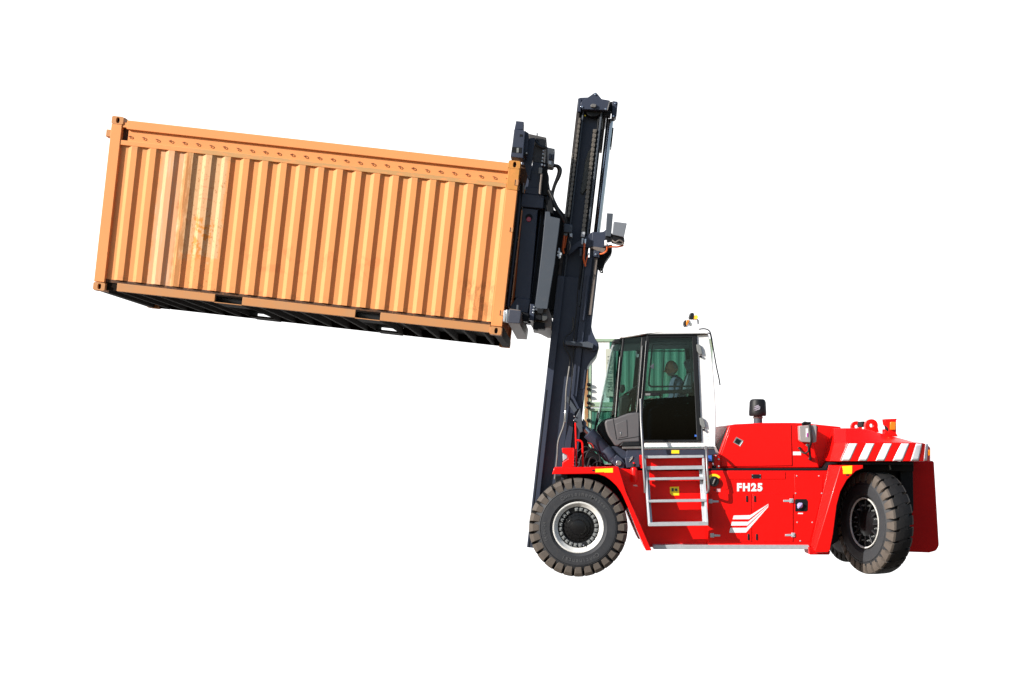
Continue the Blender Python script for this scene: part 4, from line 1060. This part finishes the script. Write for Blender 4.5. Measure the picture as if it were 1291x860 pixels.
pxtube('hose', [(675.5, 178.5, -.88), (679, 183, -.9), (684, 186, -.9), (689, 187.2, -.9), (689.5, 196, -.9), (688, 215, -.9)], .024, RUBH, spr)
sp('upper_post', [(672, 204), (684.4, 206), (682.2, 222), (680, 246), (664.6, 243.6), (667.6, 222)], -.90, -.66, NAVY, .008)
plate('post_joint', [(669.6, 215.2), (680, 220.4), (680, 221.2), (669.5, 216.1)], -.905, -.90, GREYST, spr, 0)
sp('post_sleeve', [(662.8, 235), (681, 237), (680.2, 246), (661.6, 244)], -.92, -.66, NAVY, .008)
sp('collar', [(657.6, 243.4), (686.0, 246.6), (684.8, 262.8), (656.6, 260.6)], -.94, -.62, NAVY, .010)
sp('collar', [(651.2, 374.8), (668.6, 377.6), (665.6, 395), (640.6, 390.6)], -.94, -.62, NAVY, .010)
sp('spine', [(681, 225), (690.6, 222), (693.8, 240), (696.6, 258), (694, 268), (690, 300), (684, 345), (676, 402), (666, 401), (674, 330), (681.6, 262)], -.74, -.50, NAVY, .008)
sp('spine_rib', [(683.6, 262), (687.4, 262), (672.6, 385), (669.6, 384)], -.80, -.7, BLACK, .004)
sp('wear_strip', [(684.6, 255), (690, 255.4), (688.2, 284), (683.6, 283.6)], -.80, -.7, NAVY, .005)
sp('end_rail', [(652.8, 240), (656.2, 240.4), (656, 262), (648, 330), (641.8, 385), (639.4, 386), (645.6, 330)], -.98, -.80, NAVY, .004)
sp('end_rail', [(656.2, 226), (662, 226), (656.5, 262), (643.4, 376), (640.2, 388), (638.2, 386), (647, 320)], -.94, -.70, BLACK, .004)
pxtube('rail_rod', [(655.8, 232, -1.0), (653, 262, -1.0), (648, 310, -1.0), (643.4, 352, -1.0)], .010, DPLAST, spr)
pxtube('rail_rod', [(660.2, 231, -1.0), (659.4, 243, -1.0)], .014, STEEL, spr)
plate('rusty_edge', [(655.5, 207), (661.6, 208), (665, 222), (662, 234), (657.5, 232), (655, 220)], -.99, -.93, C_SEAM, spr, .004)
disc('sleeve_seat', 667, 274, -.91, -.90, 4.4, BLACK, spr, 24, .003)
plate('back_plate', [(664, 255), (692, 262), (684, 392), (646, 392)], -.48, .48, BLACK, spr, .006)
disc('reflector', 666.6, 276.4, -.918, -.90, 3.0, REFLEX, spr, 24, .004)
# side plate of the carriage, in the sun
sp('carriage_plate', [(687.8, 266.8), (693.2, 266.8), (694, 272.8), (706.2, 275.6), (704, 295), (701.6, 312), (699.4, 332), (694.4, 362), (690, 390), (683.8, 389.2), (681, 392), (673.6, 391.4), (678.4, 356), (682.6, 320)], -1.02, -.92, GREYST, .006)
plate('roller_housing', [(675, 392), (688, 389.6), (691.6, 388.6), (695.6, 400), (695.2, 413), (687.6, 413), (678, 408), (668, 404.5), (670, 399)], -.90, .90, BROWNST, spr, .008)
plate('roller_bracket', [(676.6, 388.2), (685.6, 389.6), (684, 396), (678, 395)], -1.03, -.95, DPLAST, spr, .006)
disc('roller', 685.8, 400.2, -.99, -.85, 4.6, mat('roller_rubber', (.06, .062, .062), .5), spr, 28, .008)
plate('roller_block', [(674, 396.5), (683, 397), (683, 404), (673.6, 403.6)], -1.0, -.88, BLACK, spr, .008)
sp('bracket_block', [(668.6, 383), (674, 384), (673, 404.6), (667, 403.6)], -1.02, -.86, NAVY, .006)
for by_ in (387, 390.6, 394): disc('bolt', 673.2 - (by_ - 387) * .13, by_, -1.035, -1.02, 1.3, CHROME, spr, 10, .002)
plate('bumper_rubber', [(672.4, 406.6), (677, 405.4), (686.8, 407.4), (686.8, 415), (677.5, 414.6), (677, 415.8), (671.6, 415)], -.95, -.70, BLACK, spr, .012)
plate('carriage_beam', [(690, 262), (714, 270), (707, 330), (684, 300)], -.58, .58, BLACK, spr, .01)
plate('carriage_beam', [(686, 300), (707, 325), (700, 392), (682, 390)], -.58, .58, BLACK, spr, .01)
# lower telescopic arm running across under the container end
lo_ = MB()
lo_.plate([(641.6, 391), (642.6, 389.2), (656, 391), (657.2, 393), (655.2, 407.8), (640.4, 407.0)], -1.36, 1.36)
lo_.build('lower_arm', BROWNST, spr, .006)
plate('arm_cap', [(641.4, 390.2), (655.6, 391.8), (657.2, 393.2), (655.4, 408), (640.2, 407.2)], -1.385, -1.36, mat('arm_cap_paint', (.045, .050, .072), .45, var=.08), spr, .01)
plate('arm_clamp', [(635.2, 391.4), (638, 390.8), (636.8, 405.6), (634, 405.2)], -1.37, -1.26, GALV, spr, .005)
plate('arm_clamp', [(638.2, 390.4), (641, 390.2), (639.8, 406.2), (637.2, 405.8)], -1.375, -1.26, CHROME, spr, .004)
plate('arm_pin', [(651.6, 384.4), (654, 384.6), (653.6, 392), (651, 391.6)], -1.34, -1.28, GREYST, spr, .005)
plate('hose_mount', [(659, 394), (667, 395), (665.6, 405.6), (659, 405)], -1.1, -.9, BLACK, spr, .012)
# hose bridge at the back of the spreader
vb = plate('valve_box', [(690.2, 185.6), (699.4, 187.6), (698.2, 208), (696.8, 211), (690, 210)], -.96, -.74, mat('valve_box_paint', (.24, .245, .25), .5, var=.1), spr, .008)
plate('valve_coil', [(692.2, 193.4), (695.4, 193.8), (694.8, 201.4), (691.8, 201)], -1.0, -.96, NAVY, spr, .006)
plate('valve_coil', [(696.2, 194.2), (698.8, 194.6), (698.2, 202), (695.8, 201.6)], -1.0, -.96, NAVY, spr, .006)
plate('valve_coil', [(691.2, 202.6), (695.4, 203), (695, 208), (691.4, 207.6)], -1.0, -.96, GALV, spr, .006)
plate('valve_plate', [(684.4, 205), (690.4, 206), (689.6, 246), (684.6, 246), (681.6, 222)], -.98, -.88, BLACK, spr, .006)
ft = MB()
for px, py, r_ in ((685, 190, .9), (684.6, 194, 1.0), (684.2, 199, 1.1), (683.6, 203, 1.0), (683.2, 207.6, 1.4), (686.6, 208.6, 1.0)):
    ft.lathe([(0, 0), (LEN(r_, -1), 0), (LEN(r_, -1), .05), (0, .05)], W(px, py, -1.05), YP, 8)
ft.build('hose_fittings', GALV, spr)
plate('sensor', [(679.2, 211), (683.8, 211.6), (683, 219), (679, 218.4)], -1.06, -1.02, CLAMP, spr, .006)
mbp = MB().tube([W(683, 219, -1.03), W(681.6, 232, -1.03), W(680.6, 245, -1.03)], .018, 10, 2); mbp.build('sensor_rod', BROWNST, spr)
pxtube('hose', [(697, 209, -.9), (703, 209.6, -.9), (706.6, 214, -.9), (705, 222, -.9), (700, 232, -.9), (696.4, 244, -.9), (696, 254, -.88)], .026, RUBH, spr)
pxtube('hose', [(688, 216, -.92), (690.4, 224, -.92), (689.6, 236, -.92), (687.6, 246, -.9)], .022, RUBH, spr)
pxtube('hose', [(698.5, 208, -.88), (702, 210, -.85), (704.4, 214.6, -.85), (703, 222, -.85), (698, 236, -.85), (695, 248, -.85)], .02, RUBH, spr)
pxtube('hose', [(690.4, 240, -.95), (694, 248, -.94), (700, 261, -.90), (707, 272, -.86), (711.6, 281, -.76)], .024, RUBH, spr)
pxtube('hose', [(692.6, 240.4, -.93), (696.6, 249, -.92), (703, 262, -.88), (709.6, 270.5, -.80), (713.8, 281, -.74)], .02, RUBH, spr)
pxtube('hose', [(691.6, 239.6, -.97), (694.2, 245, -.96), (697.2, 252, -.94)], .009, STEEL, spr)
pxtube('hose', [(693.6, 239.6, -.95), (696.2, 245, -.94), (699, 252, -.92)], .009, STEEL, spr)
plate('manifold', [(687, 247), (695.6, 249), (698, 262), (697.6, 270), (690, 268)], -.96, -.75, BLACK, spr, .012)

# ================================================================== FIRE EXTINGUISHER
fx = W(799.2, 607.5, -1.17)
FE = thing('fire_extinguisher', 'small red fire extinguisher bottle with black head, beside the truck ladder', 'fire extinguisher', fx)
MB().lathe([(0, 0), (.047, 0), (.050, .008), (.050, .185), (.042, .205), (.022, .218), (0, .218)], fx, ZP, 28).build('bottle', RED, FE)
MB().lathe([(.022, .214), (.024, .235), (.034, .238), (.034, .262), (.018, .268), (0, .268)], fx, ZP, 20).build('valve_head', DPLAST, FE)
MB().lathe([(.012, .266), (.016, .272), (.014, .288), (0, .29)], fx, ZP, 12).build('safety_cap', RED, FE)

# ================================================================== OPERATOR
px0 = W(857, 521, -.20)
PE = thing('person', 'bald man in a dark jacket sitting in the cab, facing the mast', 'person', px0)
def skin_mesh(name, verts, edges, m, parent, sub=2):
    me = bpy.data.meshes.new(name)
    me.from_pydata([Vector(v[:3]) for v in verts], edges, [])
    o = bpy.data.objects.new(name, me); col.objects.link(o)
    o.modifiers.new('skin', 'SKIN').use_smooth_shade = True
    if not me.skin_vertices: me.skin_vertices.new()
    for i, v in enumerate(verts):
        me.skin_vertices[0].data[i].radius = (v[3], v[4] if len(v) > 4 else v[3])
    me.skin_vertices[0].data[0].use_root = True
    s = o.modifiers.new('sub', 'SUBSURF'); s.levels = sub; s.render_levels = sub
    dg = bpy.context.evaluated_depsgraph_get()
    me2 = bpy.data.meshes.new_from_object(o.evaluated_get(dg))
    bpy.data.objects.remove(o)
    o = bpy.data.objects.new(name, me2); col.objects.link(o)
    me2.materials.clear(); me2.materials.append(m)
    for p in me2.polygons: p.use_smooth = True
    o.parent = parent; ORG[o.name] = ORG[parent.name]
    return o
# body in metres about the seat point; the man faces -X
bv = [(0, 0, .06, .15), (-.02, 0, .20, .15), (-.04, 0, .36, .16), (-.06, 0, .48, .13), (-.075, 0, .545, .065), (-.095, 0, .60, .058),
      (-.05, -.17, .49, .075), (-.06, -.21, .36, .055), (-.08, -.22, .22, .050), (-.20, -.19, .14, .042), (-.32, -.16, .12, .032),
      (-.05, .17, .49, .075), (-.07, .21, .36, .055), (-.12, .22, .23, .050), (-.26, .19, .20, .042), (-.38, .13, .22, .032),
      (-.05, -.10, .03, .10), (-.24, -.13, .05, .09), (-.44, -.14, .05, .075), (-.47, -.14, -.18, .06), (-.46, -.14, -.40, .05), (-.56, -.14, -.44, .04),
      (-.05, .10, .03, .10), (-.24, .13, .05, .09), (-.44, .14, .05, .075), (-.47, .14, -.18, .06), (-.46, .14, -.40, .05), (-.56, .14, -.44, .04)]
be = [(0, 1), (1, 2), (2, 3), (3, 4), (4, 5), (3, 6), (6, 7), (7, 8), (8, 9), (9, 10), (3, 11), (11, 12), (12, 13), (13, 14), (14, 15),
      (0, 16), (16, 17), (17, 18), (18, 19), (19, 20), (20, 21), (0, 22), (22, 23), (23, 24), (24, 25), (25, 26), (26, 27)]
skin_mesh('body', bv, be, CLOTH, PE)
# head: a sphere pushed into a face, bowed slightly
hb = bmesh.new(); bmesh.ops.create_uvsphere(hb, u_segments=40, v_segments=28, radius=1.0)
for v in hb.verts:
    x, y, z = v.co
    f = max(0, -x)
    x2 = x * .098; y2 = y * .076 * (1 - .12 * max(0, -z)); z2 = z * .122
    if z < -.1: x2 += .020 * (z + .1) * (1 if x < 0 else -.9) * -(-1 if x < 0 else 1) * .6
    if x < 0:
        x2 -= .040 * math.exp(-((y / .16) ** 2 + ((z + .14) / .17) ** 2))            # nose
        x2 -= .010 * math.exp(-((y / .5) ** 2 + ((z - .22) / .12) ** 2))             # brow
        x2 += .012 * math.exp(-(((abs(y) - .34) / .16) ** 2 + ((z - .04) / .10) ** 2))  # eye sockets
        x2 -= .008 * math.exp(-((y / .25) ** 2 + ((z + .50) / .07) ** 2))            # lips
        x2 -= .014 * math.exp(-((y / .30) ** 2 + ((z + .80) / .16) ** 2))            # chin
    if x > .2 and z < -.45: x2 -= .03 * min(1, (-.45 - z) * 2)
    for sgn in (-1, 1):                                                              # ears
        e = math.exp(-(((x - .12) / .13) ** 2 + ((z + .05) / .22) ** 2)) if y * sgn > .6 else 0
        y2 += sgn * .020 * e
    v.co = Vector((x2, y2, z2))
tilt_m = Matrix.Rotation(R(-14), 4, 'Y')
hc = Vector((-.125, 0, .70))
for v in hb.verts: v.co = tilt_m @ v.co + hc
me = bpy.data.meshes.new('head'); hb.to_mesh(me); hb.free()
for p in me.polygons: p.use_smooth = True
me.materials.append(SKIN); me.materials.append(HAIR)
for p in me.polygons:                                                                # cropped hair and beard
    q = tilt_m.inverted() @ (p.center - hc)
    if (q.x > .02 and -.03 < q.z < .075 and abs(q.y) < .072) or (q.x < .01 and q.z < -.062): p.material_index = 1
ho = bpy.data.objects.new('head', me); col.objects.link(ho); ho.parent = PE; ORG[ho.name] = ORG[PE.name]
ey = MB()
for s in (-1, 1):
    p = tilt_m @ Vector((-.083, s * .027, .006)) + hc
    ey.lathe([(0, -.008), (.008, -.004), (.010, 0), (.008, .004), (0, .008)], p + px0, Vector((-1, 0, 0)), 10)
ey.build('eyes', DPLAST, PE)
def hand(base, dirv, side):
    ax = dirv.normalized(); sd = ax.cross(ZP).normalized() * side; up = sd.cross(ax) * side
    V = [(*base, .030, .020), (*(base + ax * .045), .038, .017), (*(base + ax * .085), .036, .014)]
    E = [(0, 1), (1, 2)]
    for k, (off, ln) in enumerate(((-.030, .060), (-.010, .072), (.010, .067), (.030, .052))):
        b = base + ax * .09 + sd * off
        V.append((*b, .010)); i = len(V) - 1; E.append((2, i))
        p1 = b + ax * ln * .5 - ZP * .012; V.append((*p1, .009)); E.append((i, i + 1))
        p2 = p1 + ax * ln * .28 - ZP * ln * .40; V.append((*p2, .008)); E.append((i + 1, i + 2))
    b = base + ax * .03 + sd * .036; V.append((*b, .012)); i = len(V) - 1; E.append((1, i))
    V.append((*(b + ax * .03 + sd * .022 - ZP * .01), .010)); E.append((i, i + 1))
    V.append((*(b + ax * .058 + sd * .020 - ZP * .02), .008)); E.append((i + 1, i + 2))
    skin_mesh('hand', V, E, SKIN, PE, 1)
hand(Vector((-.33, -.158, .12)), Vector((-1, .1, -.05)), 1)
hand(Vector((-.39, .125, .22)), Vector((-1, -.1, .05)), -1)

# ================================================================== THE ORANGE CONTAINER
CT = R(6.38)
c0 = W(117.2, 364.6, -1.22)
CO = thing('shipping_container', 'orange open-top shipping container with rusty patches, tilted in the air', 'container', c0, CT)
CL, CWD, CHT = 6.058, 2.438, 2.575
def cb(name, boxes, m, bevel=.005, parent=None, label=None):
    b = MB()
    for bx_ in boxes: b.box(*bx_)
    return b.build(name, m, parent or CO, bevel, local=True, label=label)
# corrugated side and end walls
def corrug(u0, u1, pitch, depth, first=None):
    pts = []
    u = u0
    k = 0
    # start on the inner flat, then slope out: (length, level at the end)
    lv = 1; pts.append((u, lv))
    pat = ((.072, 1), (.061, 0), (.084, 0), (.061, 1))
    s = pitch / sum(p[0] for p in pat)
    while u < u1 - .001:
        ln, nl = pat[k % 4]; ln *= s
        if k == 0 and first: ln = first
        if u + ln > u1: pts.append((u1, nl if nl == lv else lv)); break
        u += ln; pts.append((u, nl)); lv = nl; k += 1
    return [(a, b * depth) for a, b in pts]
def panel(path, fwd, w0, w1, name, m, inward, th=.004):
    b = MB(); A, B = [], []
    nw = 1
    a0 = [b.bm.verts.new(fwd(u, d, w0)) for u, d in path]; a1 = [b.bm.verts.new(fwd(u, d, w1)) for u, d in path]
    for i in range(len(path) - 1): b.bm.faces.new((a0[i], a0[i + 1], a1[i + 1], a1[i]))
    o = b.build(name, m, CO, local=True, smooth=10)
    s = o.modifiers.new('thickness', 'SOLIDIFY'); s.thickness = th; s.offset = 0
    return o
PT, PBT = 2.165, .175
path = corrug(.150, 5.925, .2773, .038, .122)
panel(path, lambda u, d, w: Vector((u, .014 + d, w)), PBT, PT, 'side_wall', C_PANEL, 1)
panel(path, lambda u, d, w: Vector((u, CWD - .014 - d, w)), PBT, PT, 'side_wall', C_RAIL, -1)
pe_ = corrug(.15, 2.29, .2765, .038)
panel(pe_, lambda u, d, w: Vector((CL - .04 - d, u, w)), .12, 2.45, 'end_wall', C_RAIL, 1)
# doors at the left end with locking bars
for y0, y1 in ((.15, 1.215), (1.223, 2.29)):
    cb('door', [(.03, .07, y0, y1, .14, 2.33)], C_RAIL)
for yy in (.40, .85, 1.55, 2.0):
    MB().tube([Vector((.005, yy, .12)), Vector((.005, yy, 2.36))], .017, 10, 0).build('locking_bar', C_RAIL, CO, local=True)
cb('door_header', [(-.03, .12, .17, CWD - .17, 2.38, 2.50)], C_RAIL)
cb('header_bar', [(-.080, .0, .03, .15, 2.265, 2.375)], C_LOW, .01)
for s, (y0, y1) in ((0, (0.0, .15)), (1, (CWD - .15, CWD))):
    cb('corner_post', [(0, .156, y0, y1, .118, 2.46)], C_RAIL, .006)
    cb('corner_post', [(CL - .165, CL, y0, y1, .118, 2.14)], C_RAIL, .006)
    cb('corner_post', [(CL - .165, CL, y0, y1, 2.142, 2.46)], C_RUST, .006, label='rust-stained upper end of the corner post')
def casting(u, v, w, label=None):
    """corner casting with real oval openings on the side facing out"""
    o = MB()
    v0, v1 = (v - .004, v + .162) if v < 1 else (v - .162, v + .004)
    yf = v0 if v < 1 else v1
    sgn = 1 if v < 1 else -1
    cx, cz = u + .089, w + .059
    N = 24
    out, inn = [], []
    for k in range(N):
        a = 2 * math.pi * k / N + math.pi / N
        ca, sa = math.cos(a), math.sin(a)
        f = 1 / max(abs(ca), abs(sa))
        out.append(Vector((cx + ca * f * .089, yf, cz + sa * f * .059)))
        sx, sz = .025, .041
        inn.append(Vector((cx + .006 + ca * sx, yf, cz + max(-1, min(1, sa * 1.15)) * sz)))
    o.ring3(out, inn, Vector((0, .05 * sgn, 0)))
    ya, yb = sorted((yf + .052 * sgn, yf + .166 * sgn))
    o.box(u, u + .178, ya, yb, w, w + .118)
    ob = o.build('corner_casting', C_RUST if (u > 3 and w > 1) else C_LOW, CO, .004, local=True)
    ob.data.materials.append(BLACK)
    return ob
for u in (-.004, CL - .174):
    for v in (0, CWD):
        for w in (-.008, CHT - .118): casting(u, v, w)
hole = cb('casting_hole_shade', [(.05, .14, .047, .0475, .01, .108)], BLACK, 0)  # black plate set in the openings for the shade inside them
for u, w in ((CL - .124, .02), (.05, CHT - .098), (CL - .124, CHT - .098)):
    h2 = hole.copy(); col.objects.link(h2); h2.parent = CO; h2.location = (u - .05, 0, w - .02)
# rails
cb('top_rail', [(.225, CL - .166, .004, .09, 2.405, 2.535)], C_RAIL, .006)
cb('top_rail', [(.225, CL - .166, CWD - .09, CWD - .004, 2.405, 2.535)], C_RAIL, .006)
cb('top_rail', [(.157, .226, .012, .09, 2.425, 2.50)], C_RAIL, .004)
cb('top_rail', [(CL - .13, CL, .17, CWD - .17, 2.42, 2.535)], C_RAIL, .006)
cb('lashing_band', [(.245, CL - .166, .050, .075, 2.235, 2.408)], C_RAIL, .004)
cb('lashing_band', [(.157, .2445, .085, .10, 2.235, 2.42)], C_SEAM, .002)
cb('lashing_band', [(.157, CL - .166, CWD - .075, CWD - .05, 2.235, 2.408)], C_RAIL, .004)
cb('rail_lip', [(.156, CL - .166, .008, .09, 2.165, 2.235)], C_LIP, .006)
cb('rail_lip', [(.156, CL - .166, CWD - .09, CWD - .008, 2.165, 2.235)], C_LIP, .006)
cb('bottom_seam', [(.157, CL - .172, .045, .08, .128, .176)], C_SEAM, .003)
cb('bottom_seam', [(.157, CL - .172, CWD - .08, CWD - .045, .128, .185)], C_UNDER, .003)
for a, b in ((.345, 1.80), (2.205, 3.885), (4.255, CL - .172)):
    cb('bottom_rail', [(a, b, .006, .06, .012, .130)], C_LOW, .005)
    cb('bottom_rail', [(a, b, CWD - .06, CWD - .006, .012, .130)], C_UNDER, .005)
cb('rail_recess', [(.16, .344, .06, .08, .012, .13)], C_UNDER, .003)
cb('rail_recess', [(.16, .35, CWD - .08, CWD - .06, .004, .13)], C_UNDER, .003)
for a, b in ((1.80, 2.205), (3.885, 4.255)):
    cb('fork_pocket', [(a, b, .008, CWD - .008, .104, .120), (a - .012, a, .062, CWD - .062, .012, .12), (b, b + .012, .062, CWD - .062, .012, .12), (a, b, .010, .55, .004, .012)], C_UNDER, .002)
    cb('pocket_lip', [(a, b, .004, .012, .004, .014)], C_LOW, 0)
    cb('pocket_lip', [(a, b, CWD - .5, CWD - .008, .002, .030)], C_UNDER, 0)
cb('bottom_rail', [(.18, CL - .18, .0602, .12, .112, .128)], C_UNDER, .002)
for k in range(19):
    u = .30 + k * .303
    if 1.74 < u < 2.25 or 3.84 < u < 4.3: continue
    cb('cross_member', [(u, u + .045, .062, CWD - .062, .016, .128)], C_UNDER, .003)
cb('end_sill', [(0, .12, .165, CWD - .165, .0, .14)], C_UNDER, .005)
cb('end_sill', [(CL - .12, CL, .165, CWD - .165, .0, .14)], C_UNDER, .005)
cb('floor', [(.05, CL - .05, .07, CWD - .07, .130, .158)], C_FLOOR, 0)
# unseen cover sheet added over the open top, keeps light out
tp = MB(); G = []
for i in range(25):
    u = .15 + (CL - .30) * i / 24
    G.append([tp.bm.verts.new(Vector((u, .10 + (CWD - .2) * j / 10, 2.47 + .03 * math.sin(math.pi * j / 10) - .012 * (i % 2)))) for j in range(11)])
for a, b in zip(G, G[1:]):
    for j in range(10): tp.bm.faces.new((a[j], a[j + 1], b[j + 1], b[j]))
tp.build('light_block_cover', mat('grey_block_cover', (.10, .10, .11), .7), CO, local=True, smooth=60)
# lashing rings along the band
rg = MB(); rr = []
N = 12
for k in range(N + 1):
    a = math.pi * (-.62 + 1.24 * k / N)
    rr.append(Vector((.010 + .020 * math.cos(a), -.014 * (1 if 0 < k < N else 0), .017 * math.sin(a))))
rg.tube(rr, .0055, 8, 0)
rg.box(-.024, -.002, -.010, .002, .004, .017)
RING = mat('shaded_lashing_ring', (.30, .10, .035), .6, var=.3, scale=40)  # container orange darkened, the rings' shadow put into the colour
ring0 = rg.build('lashing_ring', RING, CO, local=True)
ring0.location = (.275, .047, 2.300); ring0.scale = (.88, .88, .88)
for k in range(1, 29):
    r2 = ring0.copy(); col.objects.link(r2); r2.parent = CO; r2.location = (.275 + k * .2005, .047 - .002 * random.random(), 2.300 + random.uniform(-.003, .003)); r2.rotation_euler = (0, random.uniform(-.25, .25), 0)
cb('hinge_lug', [(CL - .035, CL + .006, -.010, .05, 2.21, 2.30)], C_LOW, .004)
cb('hinge_lug', [(CL - .030, CL + .006, -.010, .05, 1.52, 1.59)], C_LOW, .004)
cb('hinge_lug', [(CL - .040, CL + .006, -.010, .05, .28, .36)], C_LOW, .004)
for u, w0, dw in ((CL - .037, 2.212, .086), (CL - .032, 1.522, .066), (CL - .042, .282, .076)):
    cb('lug_gap', [(u - .012, u + .004, -.006, .02, w0, w0 + dw)], BLACK, 0)

# ================================================================== GREEN CONTAINERS BEYOND THE CAB
BD = 41.0 + CAMY
def green_container(label, x0, x1, ytop, ybot, plate_on):
    p0, p1 = W(x0, ybot, BD), W(x1, ytop, BD)
    g = thing('shipping_container', label, 'container', ((p0.x + p1.x) / 2, BD + 1.2, p0.z), 0, 'green containers stacked behind the truck')
    H, Lh = p1.z - p0.z, p1.x - p0.x
    def bx_(name, xs, ys, zs, m, bev=.01): return MB().box(p0.x + xs[0], p0.x + xs[1], BD + ys[0], BD + ys[1], p0.z + zs[0], p0.z + zs[1]).build(name, m, g, bev)
    bx_('corner_post', (0, .12), (0, .15), (0, H), GRUST)
    bx_('post_flange', (.121, .23), (.02, .15), (0, H), PALEG)
    bx_('corner_post', (Lh - .12, Lh), (0, .15), (0, H), PALEG)
    bx_('corner_post', (0, .13), (2.29, 2.44), (0, H), PALEG); bx_('corner_post', (Lh - .12, Lh), (2.29, 2.44), (0, H), PALEG)
    bx_('top_rail', (.231, Lh - .12), (.0, .10), (H - .10, H), PALEG)
    bx_('bottom_rail', (.231, Lh - .12), (.0, .12), (0, .16), PALEG)
    bx_('roof', (.05, Lh - .05), (.10, 2.40), (H - .05, H - .02), GREENP)
    bx_('floor', (.05, Lh - .05), (.12, 2.40), (.05, .14), C_FLOOR)
    wx = .84 if plate_on else .23
    if plate_on: bx_('backdrop_panel', (.23, wx), (.04, .07), (.16, H - .10), WPANEL, 0)  # added white panel, stands in for blank backdrop beside the post
    b = MB(); a0, a1 = [], []
    u = wx; lv = 0; k = 0
    while u < Lh - .12:
        a0.append(b.bm.verts.new(Vector((p0.x + u, BD + .04 + .022 * lv, p0.z + .16)))); a1.append(b.bm.verts.new(Vector((p0.x + u, BD + .04 + .022 * lv, p0.z + H - .10))))
        if k % 2: lv = 1 - lv
        k += 1; u += .07
    for i in range(len(a0) - 1): b.bm.faces.new((a0[i], a0[i + 1], a1[i + 1], a1[i]))
    b.build('side_wall', GREENP, g, smooth=10)
    bx_('back_wall', (.05, Lh - .05), (2.38, 2.42), (.1, H - .05), GREENP, 0)
    bx_('end_wall', (.03, .07), (.15, 2.3), (.1, H - .05), GREENP, 0); bx_('end_wall', (Lh - .07, Lh - .03), (.15, 2.3), (.1, H - .05), GREENP, 0)
    if plate_on:
        q0, q1 = W(763.5, 500, BD), W(773.2, 440, BD)
        mp_ = MB().box(q0.x, q1.x, BD - .006, BD + .02, q0.z, q1.z).build('marking_plate', PLATEB, g, 0)
        t = MB(); add_text(t, '2581I 6ZCU', .24, Vector(((q0.x + q1.x) / 2 + .02, BD - .010, (q0.z + q1.z) / 2 - .05)), Vector((0, 0, 1)), Vector((-1, 0, 0)), .003, .001)
        t.build('marking_lettering', INK, g)
    # dark hose buffers on the rusty post
    for py in ((484.8, 490.6, 499.4, 508, 514) if plate_on else (530, 541)):
        c_ = W(x0 + 5.5, py, BD - .05)
        MB().lathe([(0, -.07), (.045, -.07), (.05, 0), (.045, .06), (0, .06)], c_, XP, 12).build('door_catch', BLACK, g)
    return g
GRUST = mat('rusted_green_post', (.34, .17, .07), .75, var=.35, scale=2.5, dirt=(.30, .36, .24), dirt_amt=.8)
green_container('upper green container with added white strip and marking plate, seen through the cab windows', 737.0, 898.5, 427, 513, True)
green_container('lower green container under the marked one, mostly hidden behind the truck', 737.0, 898.5, 514.5, 633, False)
